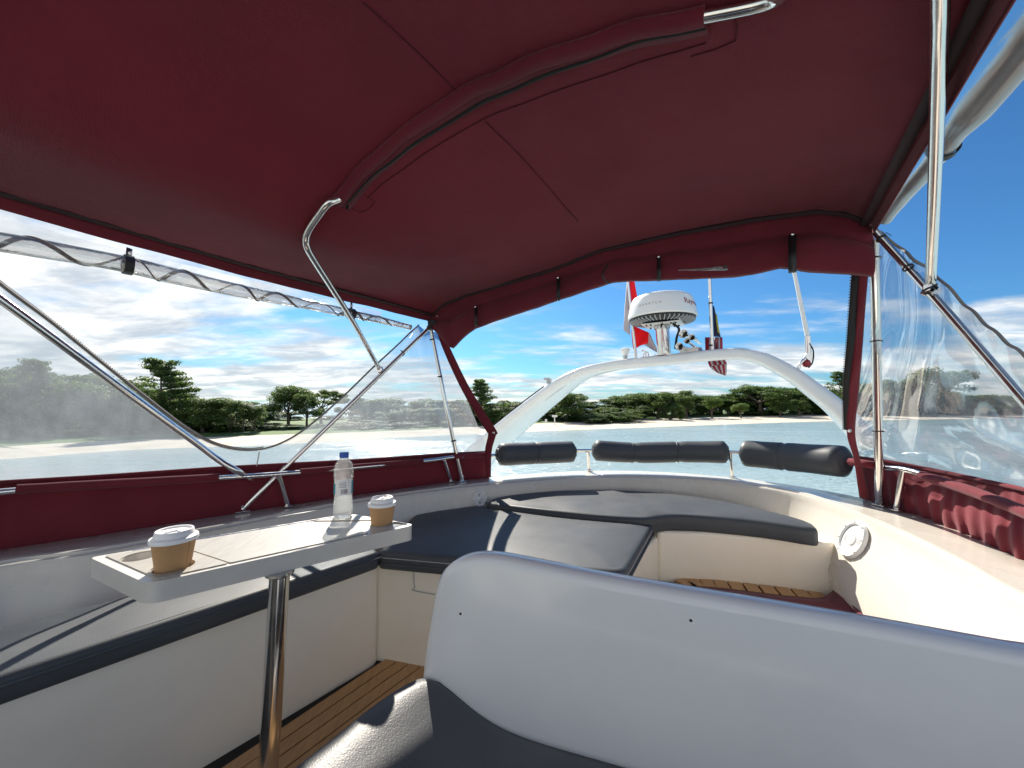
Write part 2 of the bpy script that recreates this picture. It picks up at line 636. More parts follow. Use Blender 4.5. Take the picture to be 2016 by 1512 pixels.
def clear_vinyl(name, haze=0.25, gloss=0.10, tint=(0.9, 0.92, 0.93), wrinkle=0.3, wscale=5.0, hz_col=(0.72, 0.76, 0.80), streak=None):
    m = empty_material(name)
    b = NB(m.node_tree); nt = m.node_tree
    nt.nodes.remove(nt.nodes['Principled BSDF'])
    geo = b.new('ShaderNodeNewGeometry'); pos = geo.outputs['Position']
    tr = b.new('ShaderNodeBsdfTransparent'); tr.inputs[0].default_value = (*tint, 1)
    df = b.new('ShaderNodeBsdfDiffuse'); df.inputs[0].default_value = (*hz_col, 1)
    tl = b.new('ShaderNodeBsdfTranslucent'); tl.inputs[0].default_value = (*hz_col, 1)
    gl = b.new('ShaderNodeBsdfGlossy'); gl.inputs['Roughness'].default_value = 0.09; gl.inputs[0].default_value = (0.95, 0.95, 0.95, 1)
    bn = b.new('ShaderNodeBump'); bn.inputs['Strength'].default_value = wrinkle; bn.inputs['Distance'].default_value = .05
    n = b.noise(pos, wscale, 4, 0.5, 0.4)
    b.l.new(n, bn.inputs['Height'])
    b.l.new(bn.outputs[0], gl.inputs['Normal'])
    hz = b.new('ShaderNodeMixShader'); hz.inputs[0].default_value = 0.6
    b.l.new(df.outputs[0], hz.inputs[1]); b.l.new(tl.outputs[0], hz.inputs[2])
    f = b.mapr(b.noise(pos, 3.0, 5, 0.6, 0.3), 0.3, 0.75, haze * 0.85, haze * 1.15)
    if streak:
        st = b.noise(b.mapping(pos, (0, 0, 0), (0, 0, 0), streak), 6, 5, 0.6, 0.3)
        f = b.math('MULTIPLY', f, b.mapr(st, 0.3, 0.7, 0.88, 1.12))
    m1 = b.new('ShaderNodeMixShader')
    b.l.new(f, m1.inputs[0]); b.l.new(tr.outputs[0], m1.inputs[1]); b.l.new(hz.outputs[0], m1.inputs[2])
    fr = b.new('ShaderNodeFresnel'); fr.inputs[0].default_value = 1.45
    b.l.new(bn.outputs[0], fr.inputs['Normal'])
    fg = b.math('ADD', b.math('MULTIPLY', fr.outputs[0], 1.1), gloss * 0.3, clamp=True)
    m2 = b.new('ShaderNodeMixShader')
    b.l.new(fg, m2.inputs[0]); b.l.new(m1.outputs[0], m2.inputs[1]); b.l.new(gl.outputs[0], m2.inputs[2])
    b.l.new(m2.outputs[0], nt.nodes['Material Output'].inputs[0])
    M[name] = m
    return m


clear_vinyl('vinyl_hazy', 0.22, 0.10, (0.70, 0.74, 0.78), 0.10, 2.0, hz_col=(0.62, 0.68, 0.74), streak=(3, 3, 0.4))
clear_vinyl('vinyl_clear', 0.24, 0.45, (0.93, 0.95, 0.96), 0.22, 1.6)
clear_vinyl('vinyl_roll', 0.27, 0.25, (0.86, 0.87, 0.88), 0.4, 7.0, hz_col=(0.78, 0.78, 0.77))


def glass(name, colr=(1, 1, 1), ior=1.33, rough=0.02, mixt=0.7, milk=0.0):
    m = empty_material(name)
    b = NB(m.node_tree); nt = m.node_tree
    nt.nodes.remove(nt.nodes['Principled BSDF'])
    tr = b.new('ShaderNodeBsdfTransparent'); tr.inputs[0].default_value = (*colr, 1)
    g = b.new('ShaderNodeBsdfGlass'); g.inputs['IOR'].default_value = ior; g.inputs['Roughness'].default_value = rough; g.inputs[0].default_value = (*colr, 1)
    mx = b.new('ShaderNodeMixShader'); mx.inputs[0].default_value = 1 - mixt
    b.l.new(tr.outputs[0], mx.inputs[1]); b.l.new(g.outputs[0], mx.inputs[2])
    tl = b.new('ShaderNodeBsdfTranslucent'); tl.inputs[0].default_value = (0.85, 0.87, 0.88, 1)
    m2 = b.new('ShaderNodeMixShader'); m2.inputs[0].default_value = milk
    b.l.new(mx.outputs[0], m2.inputs[1]); b.l.new(tl.outputs[0], m2.inputs[2])
    b.l.new(m2.outputs[0], nt.nodes['Material Output'].inputs[0])
    M[name] = m


clear_vinyl('vinyl_thick_roll', 0.62, 0.5, (0.72, 0.73, 0.75), 0.25, 4.0, hz_col=(0.50, 0.50, 0.51))
glass('bottle_plastic', (0.98, 0.99, 0.99), 1.3, 0.03, 0.60, 0.10)
glass('bottle_water', (0.97, 0.98, 0.98), 1.2, 0.03, 0.55, 0.22)

# ------------------------------------------------------------------ land, sea
WZ = -CAMZ
pmat('sand', (0.60, 0.54, 0.44), 0.9, vary=(0.35, 0.8, (0.47, 0.41, 0.32)), bump=[(1.2, 0.4, 0.15, 5), (9, 0.3, 0.03, 4)])
pmat('lawn', (0.085, 0.15, 0.035), 0.85, vary=(0.25, 0.7, (0.055, 0.11, 0.028)), bump=(6, 0.5, 0.1, 4))


def sea_mat():
    m = pmat('sea', (0.045, 0.12, 0.145), 0.15)
    b = NB(m.node_tree); p = m.node_tree.nodes['Principled BSDF']
    p.inputs['IOR'].default_value = 1.33
    geo = b.new('ShaderNodeNewGeometry')
    a = b.noise(b.mapping(geo.outputs['Position'], (0, 0, 0), (0, 0, R(25)), (0.8, 1.9, 1)), 1.5, 5, 0.6, 0.5)
    c = b.noise(b.mapping(geo.outputs['Position'], (3, 5, 0), (0, 0, R(12)), (0.25, 0.6, 1)), 0.55, 3, 0.5, 0.3)
    h = b.math('ADD', b.math('MULTIPLY', a, 0.5), b.math('MULTIPLY', c, 0.8))
    bn = b.new('ShaderNodeBump'); bn.inputs['Distance'].default_value = 0.4
    wind = b.noise(b.mapping(geo.outputs['Position'], (0, 0, 0), (0, 0, R(30)), (0.5, 1.6, 1)), 0.09, 3, 0.5, 0.4)
    b.l.new(b.mapr(wind, 0.35, 0.65, 0.35, 1.0), bn.inputs['Strength'])
    b.l.new(h, bn.inputs['Height']); b.l.new(bn.outputs[0], p.inputs['Normal'])
    big = b.noise(geo.outputs['Position'], 0.05, 4, 0.6)
    b.l.new(b.mix(b.mapr(big, .35, .65), (0.30, 0.43, 0.46), (0.38, 0.49, 0.51)), p.inputs['Base Color'])


sea_mat()
S = 6000
tag(mesh_obj('sea', [(-S, -S, WZ), (S, -S, WZ), (S, S, WZ), (-S, S, WZ)], [(0, 1, 2, 3)], M['sea'], org=(0, 0, WZ)), kind='structure')

SH_X = [0, 150, 300, 500, 700, 850, 1040, 1260, 1450, 1620, 1760, 2016]
SH_Y = [905, 893, 884, 877, 867, 858, 850, 842, 835, 829.5, 827, 823]
ST_Y = [878, 871, 865, 857, 851, 846, 836, 829.5, 824, 820.5, 818.5, 815]
ZTOP = WZ + 0.40
wl_ = [PZ(x, y, WZ) for x, y in zip(SH_X, SH_Y)]
st_ = [PZ(x, y, ZTOP) for x, y in zip(SH_X, ST_Y)]
pre = [V((-160, -260, 0)), V((-92, -70, 0)), V((-64, -12, 0)), V((-48, 14, 0))]
post = [V((260, 128, 0)), V((520, 150, 0)), V((1600, 190, 0)), V((4500, 220, 0))]
shore = catmull([V((p.x, p.y, 0)) for p in pre + wl_ + post], 6)
ns = len(shore)
widths_x = [p.x for p in wl_]
sandw = [max(5.0, (s - w).length) for s, w in zip(st_, wl_)]


def inland(i):
    t = (shore[min(i + 1, ns - 1)] - shore[max(i - 1, 0)]).normalized()
    return V((-t.y, t.x, 0))


def sand_width(p):
    return interp(p.x, widths_x, sandw) if p.x > widths_x[0] else sandw[0]


rows = []
for off, z in ((-14, WZ - 1.2), (-4, WZ - .22), (0, WZ), (.35, ZTOP - .16), (1.0, ZTOP)):
    row = []
    for i, p in enumerate(shore):
        w = sand_width(p)
        d = off * w if off > 0 else off
        q = p + inland(i) * d
        row.append(V((q.x, q.y, z + (0.05 * noise.noise(q * .3) if 0 < off < 1 else 0))))
    rows.append(row)
bo = sheet('beach', rows, M['sand'], thick=0)
tag(bo, kind='structure')
rows2 = [[p.copy() for p in rows[-1]]]
for off, z in ((3, ZTOP + .22), (9, ZTOP + .3), (20, ZTOP + .5), (40, ZTOP + .4), (60, WZ - .3), (80, WZ - 1.0)):
    row = []
    for i, p in enumerate(shore):
        q = p + inland(i) * (sand_width(p) + off)
        row.append(V((q.x, q.y, z + .12 * noise.noise(q * .08))))
    rows2.append(row)
tag(sheet('lawn', rows2, M['lawn'], thick=0), kind='structure')


def ground_at(px, extra):
    """a point on the lawn seen at column px, extra metres behind the top of the sand"""
    ys = interp(px, SH_X, ST_Y)
    p = PZ(px, ys, ZTOP)
    d = V((p.x, p.y, 0)); L = d.length
    q = d * ((L + extra) / L)
    best = min(range(ns), key=lambda i: (shore[i] - q).length_squared)
    dist = (q - shore[best]).length - sand_width(shore[best])
    z = interp(dist, [0, 3, 9, 20, 40, 60], [ZTOP, ZTOP + .22, ZTOP + .3, ZTOP + .5, ZTOP + .4, WZ - .3])
    return V((q.x, q.y, z - .12))


# ------------------------------------------------------------------ trees
def leaf_mat(name, c1, c2, trans=(0.15, 0.24, 0.05)):
    m = empty_material(name); M[name] = m
    b = NB(m.node_tree); p = m.node_tree.nodes['Principled BSDF']
    geo = b.new('ShaderNodeNewGeometry'); oi = b.new('ShaderNodeObjectInfo')
    n = b.noise(geo.outputs['Position'], 0.9, 3, 0.6)
    c = b.mix(b.mapr(n, .35, .65), c1, c2)
    c = b.mix(b.math('MULTIPLY', oi.outputs['Random'], 0.4), c, tuple(x * .6 for x in c1))
    b.l.new(c, p.inputs['Base Color'])
    p.inputs['Roughness'].default_value = .55
    p.inputs['Specular IOR Level'].default_value = .3
    tr = b.new('ShaderNodeBsdfTranslucent'); tr.inputs[0].default_value = (*trans, 1)
    mx = b.new('ShaderNodeMixShader'); mx.inputs[0].default_value = .42
    b.l.new(p.outputs[0], mx.inputs[1]); b.l.new(tr.outputs[0], mx.inputs[2])
    b.l.new(mx.outputs[0], m.node_tree.nodes['Material Output'].inputs[0])
    return m


leaf_mat('leaf_dark', (0.044, 0.080, 0.028), (0.082, 0.13, 0.042))
leaf_mat('leaf_mid', (0.062, 0.108, 0.030), (0.115, 0.17, 0.05))
leaf_mat('leaf_light', (0.11, 0.175, 0.042), (0.16, 0.23, 0.06))
pmat('bark', (0.12, 0.095, 0.075), 0.9, vary=(4, .6, (0.07, 0.055, 0.045)), bump=(12, .5, .05, 4))


def leaf_cloud(centres, radii, n, size, squash=0.75, shell=0.55):
    """n leaf quads scattered in clumps"""
    c = np.array(centres); r = np.array(radii)
    w = r ** 2; w = w / w.sum()
    k = rng.choice(len(c), n, p=w)
    d = rng.normal(size=(n, 3)); d /= np.linalg.norm(d, axis=1)[:, None]
    rad = shell + (1 - shell) * rng.random(n)
    rad = np.where(rng.random(n) < .25, rad * rng.random(n) ** .5, rad)
    pos = c[k] + d * (r[k] * rad)[:, None] * np.array([1, 1, squash])
    nrm = d * .6 + rng.normal(size=(n, 3)) * .6 + np.array([0, 0, .5])
    nrm /= np.linalg.norm(nrm, axis=1)[:, None]
    t = rng.normal(size=(n, 3)); t -= nrm * (t * nrm).sum(1)[:, None]; t /= np.linalg.norm(t, axis=1)[:, None]
    bt = np.cross(nrm, t)
    s = size * (.6 + .8 * rng.random(n))[:, None]
    q = np.stack([pos - t * s, pos - bt * s * .5, pos + t * s, pos + bt * s * .5], 1).reshape(-1, 3)
    f = np.arange(n * 4).reshape(-1, 4)
    return q, f


def raw_mesh(name, verts, faces, mat, smooth=False):
    me = bpy.data.meshes.new(name)
    me.from_pydata([tuple(v) for v in verts], [], [tuple(int(i) for i in f) for f in faces])
    me.materials.append(mat)
    if smooth:
        for p in me.polygons: p.use_smooth = True
    return me


def limbs(specs, seg=6):
    g = []
    for pts, r0, r1 in specs:
        pts = catmull(pts, 4)
        n = len(pts)
        g.append(tube_geo(pts, [r0 + (r1 - r0) * i / (n - 1) for i in range(n)], seg))
    return join_geo(*g)


def kind_broad(leafm, n=5200, low=.22, seed=0, size=.175, gaps=False):
    n = int(n * 1.75)
    """unit: 10 m tall, 10 m wide"""
    rd = random.Random(seed)
    cs, rs, sp = [], [], [([V((0, 0, -.3)), V((.1, 0, 1.5)), V((.05, .1, 4.2))], .34, .2)]
    for i in range(34):
        a = rd.random() * 2 * PI
        el = rd.random() ** .8
        rr = 3.7 * math.sqrt(rd.random()) * (1 - .35 * el)
        z = 10 * (low + .1) + (7.6 - 10 * low) * el + .8 * rd.random()
        c = (math.cos(a) * rr, math.sin(a) * rr, z)
        cs.append(c); rs.append(.9 + .75 * rd.random())
        if i % 4 == 0:
            sp.append(([V((.05, .1, 2.4 + rd.random())), V((c[0] * .4, c[1] * .4, z * .65)), V(c)], .13, .04))
    if gaps:
        keep = [i for i in range(len(cs)) if rd.random() > .25]
        cs = [cs[i] for i in keep]; rs = [rs[i] * .9 for i in keep]
    v, f = leaf_cloud(cs, rs, n, size)
    tv, tf = limbs(sp)
    return raw_mesh('crown', v, f, leafm), raw_mesh('trunk', tv, tf, M['bark'], True)


def kind_umbrella(leafm, n=4200, seed=0, trunkf=.5):
    rd = random.Random(seed)
    cs, rs = [], []
    sp = [([V((0, 0, -.3)), V((.2, 0, 2.2)), V((.1, .1, 4.5))], .28, .2)]
    for i in range(28):
        a = rd.random() * 2 * PI
        rr = 4.3 * math.sqrt(rd.random())
        z = 8.9 - .10 * rr * rr - rd.random() * (1.8)
        c = (math.cos(a) * rr, math.sin(a) * rr, z)
        cs.append(c); rs.append(.65 + .65 * rd.random())
        if i % 3 == 0:
            sp.append(([V((.1, .1, 3.4 + rd.random())), V((c[0] * .5, c[1] * .5, z * .72)), V(c)], .12, .035))
    v, f = leaf_cloud(cs, rs, int(n * 1.6), .17, .6)
    tv, tf = limbs(sp)
    return raw_mesh('crown', v, f, leafm), raw_mesh('trunk', tv, tf, M['bark'], True)


def kind_pagoda(leafm, n=3600, seed=0):
    """tiers of flat sprays up a straight trunk"""
    rd = random.Random(seed)
    cs, rs = [], []
    sp = [([V((0, 0, -.3)), V((.1, 0, 5)), V((0, .1, 9.7))], .25, .05)]
    for t in range(9):
        z = 3.2 + t * .8
        rr = 4.4 * (1 - .05 * t) * (0.55 + .45 * math.sin(PI * min(1, (t + 1.5) / 8)))
        for k in range(6):
            a = rd.random() * 2 * PI
            for q in (.45, .75, 1.0):
                cs.append((math.cos(a) * rr * q * (.7 + .3 * rd.random()), math.sin(a) * rr * q, z + .5 * q + .2 * rd.random()))
                rs.append(.6 + .4 * rd.random())
            sp.append(([V((0, 0, z - .3)), V((math.cos(a) * rr * .9, math.sin(a) * rr * .9, z + .3))], .06, .02))
    v, f = leaf_cloud(cs, rs, int(n * 1.6), .17, .45)
    tv, tf = limbs(sp, 5)
    return raw_mesh('crown', v, f, leafm), raw_mesh('trunk', tv, tf, M['bark'], True)


def kind_palm(leafm, seed=0):
    rd = random.Random(seed)
    top = V((.5, .2, 8.0))
    tv, tf = limbs([([V((0, 0, -.3)), V((.1, 0, 3)), V((.3, .1, 6)), top], .2, .12)])
    vs, fs = [], []
    for k in range(17):
        a = k / 17 * 2 * PI + rd.random() * .3
        up = rd.uniform(-.1, 1.0)
        L = 3.4
        pts = []
        for i in range(9):
            t = i / 8
            r_ = L * t * (1 - .12 * t)
            z = up * 2.2 * t - (1.9 + up * .8) * t * t
            pts.append(top + V((math.cos(a) * r_, math.sin(a) * r_, z)))
        side = V((-math.sin(a), math.cos(a), 0))
        for i in range(8):
            p, q = pts[i], pts[i + 1]
            w = 1.0 * math.sin(PI * min(1, .12 + .85 * i / 8)) ** .6
            for s in (-1, 1):
                for h in (0, .5):
                    b0 = p.lerp(q, h)
                    o = len(vs)
                    tip = b0 + side * s * w + (q - p) * .9 - V((0, 0, .55 * w))
                    vs += [b0, b0 + (q - p) * .34, tip]
                    fs.append((o, o + 1, o + 2))
    return raw_mesh('crown', vs, fs, leafm), raw_mesh('trunk', tv, tf, M['bark'], True)


def kind_bush(leafm, n=3200, seed=0):
    rd = random.Random(seed)
    cs, rs = [], []
    for i in range(26):
        a = rd.random() * 2 * PI
        rr = 4.2 * math.sqrt(rd.random())
        z = 1.0 + rd.random() * (7.3 - rr * rr * .22)
        cs.append((math.cos(a) * rr, math.sin(a) * rr, z)); rs.append(1.0 + .8 * rd.random())
    v, f = leaf_cloud(cs, rs, int(n * 2), .2)
    tv, tf = limbs([([V((0, 0, -.3)), V((c[0] * .3, c[1] * .3, c[2] * .4)), V(c)], .16, .05) for c in cs[:7]])
    return raw_mesh('crown', v, f, leafm), raw_mesh('trunk', tv, tf, M['bark'], True)


KIND = {
    'broad_a': kind_broad(M['leaf_dark'], 5400, .12, 1), 'broad_b': kind_broad(M['leaf_mid'], 5400, .14, 2),
    'broad_c': kind_broad(M['leaf_mid'], 5000, .18, 3, gaps=True), 'broad_d': kind_broad(M['leaf_dark'], 5000, .10, 4),
    'round': kind_broad(M['leaf_mid'], 5600, .24, 21), 'dome': kind_broad(M['leaf_light'], 5200, .26, 5, .2),
    'umbrella_a': kind_umbrella(M['leaf_dark'], 4600, 6), 'umbrella_b': kind_umbrella(M['leaf_mid'], 4600, 7),
    'pagoda': kind_pagoda(M['leaf_dark'], 6500, 8), 'palm': kind_palm(M['leaf_mid'], 9),
    'bush_a': kind_bush(M['leaf_mid'], 4200, 10), 'bush_b': kind_bush(M['leaf_dark'], 3400, 11),
}


def tree(name, px, ytop, wpx, kind, extra, label, cat='tree', group=None, turn=None):
    g = ground_at(px, extra)
    f = g.y
    ztop = (792 - ytop) * f / FPX
    h = max(.8, ztop - g.z)
    w = wpx * f / FPX
    o = thing(name, label, cat, g, group)
    o.scale = (w / 9, w / 9, h / 9.3)
    o.rotation_euler.z = random.random() * 6.28 if turn is None else turn
    for me in KIND[kind]:
        c = bpy.data.objects.new(me.name, me); col.objects.link(c); c.parent = o
    return o


SKX = [-150, 0, 100, 200, 300, 380, 450, 520, 560, 640, 690, 740, 790, 840, 900, 950, 1000, 1060, 1120, 1170, 1220, 1260, 1330, 1370, 1420, 1500, 1560, 1620, 1700, 1760, 1830, 1900, 2016, 2200]
SKY = [726, 733, 738, 748, 768, 782, 786, 806, 800, 800, 800, 792, 794, 781, 782, 790, 800, 790, 782, 789, 784, 776, 770, 778, 778, 764, 768, 774, 766, 762, 764, 776, 784, 786]
ZONES = [(300, 'dark tree in the wood behind the hazy clear curtain at far left', 'wood behind the left clear curtain'),
         (560, 'green tree in the wood framed by the left curtain opening', 'wood in the left curtain opening'),
         (960, 'pale looking tree in the wood right of the crossed struts, behind clear vinyl', 'wood behind the vinyl right of the struts'),
         (1320, 'dark green tree in the dense wood under the left half of the radar arch', 'wood under the left half of the arch'),
         (1680, 'dark green tree in the dense wood under the right half of the radar arch', 'wood under the right half of the arch'),
         (9999, 'dark tree in the wood behind the wrinkled clear curtain at right', 'wood behind the right clear curtain')]


def zone(px):
    for lim, lb, gr in ZONES:
        if px < lim: return lb, gr


ORD = 'first second third fourth fifth sixth seventh eighth ninth tenth eleventh twelfth thirteenth fourteenth fifteenth sixteenth seventeenth eighteenth nineteenth twentieth'.split()
PLACE = {'wood behind the left clear curtain': 'seen through the hazy curtain at far left', 'wood in the left curtain opening': 'in the left curtain opening',
         'wood behind the vinyl right of the struts': 'through the vinyl right of the struts', 'wood under the left half of the arch': 'under the left half of the arch',
         'wood under the right half of the arch': 'under the right half of the arch', 'wood behind the right clear curtain': 'through the wrinkled curtain at right'}


def rowtree(row, px, ytop, w, kind, extra, lb, cat, gr):
    o = tree('broadleaf_tree', px, ytop, w, kind, extra, lb, cat, gr)
    wood.setdefault((gr, row), []).append((px, o))


x = -45.0
i = 0
wood = {}
while x < 2065:
    y = interp(x, SKX, SKY)
    gap = 530 < x < 690
    kd = ['broad_a', 'broad_b', 'broad_d', 'umbrella_a', 'broad_c', 'broad_a', 'broad_d'][i % 7]
    big = 1.25 if x < 600 else 1.0
    lb, gr = zone(x)
    if not gap:
        rowtree('back', x, y + random.uniform(-6, 8), random.uniform(100, 140) * big, kd, random.uniform(15, 21) + (11 if x > 1265 else 0), lb, 'tree', gr)
        if x < 330 or 640 < x < 960 or x > 1690:
            rowtree('middle', x + 30, y + random.uniform(4, 16), random.uniform(95, 120) * big, ['bush_b', 'bush_a', 'broad_d'][i % 3], random.uniform(12, 14), lb, 'tree', gr)
        rowtree('front', x + 14, y + random.uniform(11, 22), random.uniform(62, 98) * big, ['bush_a', 'broad_b', 'bush_b', 'bush_a', 'dome', 'bush_b', 'broad_c'][i % 7], random.uniform(8, 12) + (13 if x > 1265 else 0), lb, 'tree', gr)
    elif i % 2:
        rowtree('back', x, 815 + random.uniform(-4, 4), 90, 'broad_d', 30, lb, 'tree', gr)
    if x < 545 or 650 < x < 950:
        rowtree('hedge', x + 8, interp(x, [0, 300, 540, 950], [822, 824, 826, 822]) + random.uniform(-5, 5), random.uniform(70, 100), ['bush_b', 'bush_a'][i % 2], random.uniform(5.5, 7.5), lb, 'bush', gr)
    x += random.uniform(36, 46) if x < 600 else random.uniform(30, 40)
    i += 1
for (gr, row), lst in wood.items():
    for k, (px_, o) in enumerate(sorted(lst, key=lambda q: q[0])):
        if row == 'hedge':
            o.name = 'hedge_bush'
            o['label'] = '%s low bush from the left, %s' % (ORD[k], PLACE[gr])
            continue
        o['label'] = '%s tree from the left, %s row, %s' % (ORD[k], row, PLACE[gr])
# individual trees that stand out in the photograph
tree('layered_tree', 60, 726, 100, 'pagoda', 9, 'flat topped layered tree above the wood at far left, behind the clear curtain')
tree('layered_tree', 312, 724, 128, 'pagoda', 8, 'tall dark layered tree framed by the left curtain opening')
tree('broadleaf_tree', 400, 786, 130, 'broad_b', 5, 'dense low leafy tree at the left of the curtain opening')
tree('broadleaf_tree', 452, 789, 100, 'broad_c', 4, 'dense leafy tree beside the lawn in the curtain opening')
tree('palm_tree', 478, 786, 66, 'palm', 3.5, 'feathery palm growing between the leafy trees in the curtain opening')
tree('broadleaf_tree', 500, 800, 62, 'broad_c', 4, 'slim leafy tree at the left end of the open lawn')
tree('spreading_tree', 567, 762, 104, 'round', 12, 'tall round crowned tree on the lawn, left of the pair in the curtain opening')
tree('spreading_tree', 632, 766, 96, 'umbrella_b', 16, 'olive umbrella shaped tree on the lawn, right of the pair in the curtain opening')
tree('spreading_tree', 604, 778, 72, 'round', 10, 'smaller dark tree between the two tall trees on the lawn')
for px_, yt, w_, lb in ((690, 794, 62, 'leftmost thin trunked tree seen through the clear curtain right of the strut'), (728, 780, 80, 'tallest thin trunked tree seen through the clear curtain by the strut'), (768, 790, 70, 'thin trunked tree beside the gap in the trees, through the clear curtain')):
    tree('spreading_tree', px_, yt, w_, 'umbrella_a', 13, lb)
tree('hedge_bush', 700, 829, 90, 'bush_a', 5, 'low rounded bush behind the beach under the thin trees, left one', 'bush')
tree('hedge_bush', 758, 827, 90, 'bush_b', 5, 'low rounded bush behind the beach under the thin trees, right one', 'bush')
tree('layered_tree', 947, 757, 74, 'pagoda', 7, 'tall dark layered tree just right of the maroon curtain post')
tree('palm_tree', 993, 782, 50, 'palm', 5, 'palm tree poking up left of the radar arch leg')
tree('broadleaf_tree', 975, 806, 80, 'broad_b', 4, 'leafy tree below the palm, left of the radar arch leg')
tree('palm_tree', 1140, 768, 44, 'palm', 9, 'palm crown rising behind the wood just inside the radar arch')
tree('broadleaf_tree', 1118, 776, 96, 'broad_b', 6, 'large leafy tree beside the left leg of the radar arch')
for px_, yt, w_, kd, lb in ((1160, 812, 90, 'bush_b', 'dark shore bush nearest the left leg of the radar arch'), (1200, 804, 90, 'bush_a', 'middle bush of the three big bushes on the beach'), (1240, 806, 84, 'bush_a', 'rightmost of the three big bushes, beside the open lawn')):
    tree('shore_bush', px_, yt, w_, kd, 2.5, lb, 'bush')
tree('broadleaf_tree', 1296, 774, 74, 'broad_c', 10, 'leafy tree behind the bushes, under the radar dome')
tree('ivy_tree', 1320, 787, 46, 'bush_b', 5, 'tree overgrown with creepers standing forward on the lawn', turn=0)
tree('broadleaf_tree', 1352, 782, 56, 'broad_c', 9, 'loose crowned tree between the overgrown tree and the pale tree')
tree('broadleaf_tree', 1402, 783, 48, 'dome', 8, 'pale yellow green tree on the lawn below the striped flag')
tree('dome_tree', 1459, 795, 38, 'dome', 4, 'small bright round topped tree standing alone on the lawn')
tree('broadleaf_tree', 1536, 778, 62, 'broad_b', 9, 'round leafy tree on the lawn, left of the right arch leg')
tree('broadleaf_tree', 1574, 788, 46, 'broad_c', 8, 'smaller leafy tree on the lawn touching the right arch leg')
tree('layered_tree', 1656, 742, 60, 'pagoda', 9, 'layered tree between the right arch leg and the maroon zip strip')
tree('layered_tree', 1500, 755, 110, 'umbrella_a', 16, 'flat spreading tree highest on the wood skyline right of centre')
tree('layered_tree', 1330, 765, 80, 'umbrella_a', 17, 'flat spreading tree on the wood skyline under the horns')
tree('hill_tree', 1852, 731, 130, 'broad_d', 10, 'tall dark tree seen through the wrinkled clear curtain at right')
tree('hill_tree', 1785, 748, 110, 'broad_a', 9, 'dark tree left of the tallest one, through the wrinkled curtain')
# beach sign
g = PZ(1092, 836, ZTOP)
t = thing('beach_sign', 'small white T shaped sign post on the beach', 'sign', g)
mesh_obj('post', *box_geo(g + V((0, 0, .75)), (.16, 0, 0), (0, .16, 0), (0, 0, 1.6)), M['white_plastic'], t)
mesh_obj('board', *box_geo(g + V((0, 0, 1.45)), (.9, 0, 0), (0, .1, 0), (0, 0, .35)), M['white_plastic'], t)
g = PZ(1075, 838, ZTOP)
tag(mesh_obj('notice_board', *join_geo(box_geo(g + V((0, 0, .35)), (.08, 0, 0), (0, .08, 0), (0, 0, .8)), box_geo(g + V((0, 0, .8)), (.35, 0, 0), (0, .07, 0), (0, 0, .5))), M['white_plastic']), 'tiny white notice board left of the beach sign post', 'sign')

# ------------------------------------------------------------------ the boat's flybridge moulding
DZ = -1.06                                   # flybridge deck
AX = V((0.545, 0.838, 0)).normalized()       # towards the stern
LX = V((0.838, -0.545, 0)).normalized()      # across the boat
ZO, ZR = -0.50, -0.52
OUTER = [(0, 1083), (200, 1053), (470, 1010), (700, 975), (907, 946), (1030, 934), (1160, 927), (1300, 929), (1443, 940), (1530, 951), (1600, 962), (1698, 981), (1824, 1019), (1920, 1058), (2016, 1102)]
RIDGE = [(0, 1132), (200, 1104), (470, 1048), (700, 1001), (900, 970), (1030, 957), (1160, 948), (1290, 948), (1415, 955), (1510, 970), (1600, 990), (1714, 1036), (1805, 1081), (1900, 1134), (2016, 1205)]
po = [V((-2.75, -.9, ZO)), V((-2.45, .45, ZO)), V((-1.98, .95, ZO))] + [PZ(a, b, ZO) for a, b in OUTER] + [V((1.44, .6, ZO)), V((1.15, -.9, ZO))]
pr = [V((-2.55, -.9, ZR)), V((-2.25, .35, ZR)), V((-1.83, .88, ZR))] + [PZ(a, b, ZR) for a, b in RIDGE] + [V((1.13, .5, ZR)), V((.9, -.9, ZR))]
wa = [.13] * 3 + [.13, .13, .12, .09, .05, .035, .03, .03, .04, .06, .09, .12, .12, .12, .12] + [.12, .12]
po_s, pr_s = catmull(po, 7), catmull(pr, 7)
wa_s = [interp(i / 7, range(len(wa)), wa) for i in range(len(po_s))]
sec = []
for i, (a, b) in enumerate(zip(po_s, pr_s)):
    t = (po_s[min(i + 1, len(po_s) - 1)] - po_s[max(i - 1, 0)]).normalized()
    n = V((t.y, -t.x, 0)).normalized()
    w = wa_s[i]
    L = lambda f, dz=0: a.lerp(b, f) + V((0, 0, dz))
    m_ = (b - a).normalized()
    B = lambda d, dz: b - m_ * d + V((0, 0, dz))
    sec.append([a - n * .16 + V((0, 0, -.80)), a - n * .06 + V((0, 0, -.12)), a - n * .018 + V((0, 0, -.018)), a - n * .008 + V((0, 0, -.004)), a + V((0, 0, 0)),
                L(.3, .003), B(.066, .021), B(.061, .028), B(.042, .028), B(.037, .020), B(.022, .020), B(.018, .025), B(.006, .024), b + V((0, 0, .016)), b + n * .003 + V((0, 0, -.004)),
                b + n * (.006 + w * .05) + V((0, 0, -.030)), b + n * (w * .45) + V((0, 0, -.11)), b + n * w + V((0, 0, -.24)), b + n * w + V((0, 0, DZ - ZR))])
ft = thing('yacht_flybridge', 'white moulded yacht flybridge with curved coaming round the seats', 'yacht', (0.1, 1.2, DZ - .3))
v, f = grid_geo(lambda i, j: sec[j][i], range(len(sec[0])), range(len(sec)))
mesh_obj('coaming', v, f, M['gelcoat'], ft, 30)
deckpoly = [(-2.75, -.9), (-2.4, .4), (-1.6, 1.2), (-.5, 2.3), (.45, 2.75), (1.45, 2.3), (1.7, 1.5), (1.6, -.9)]
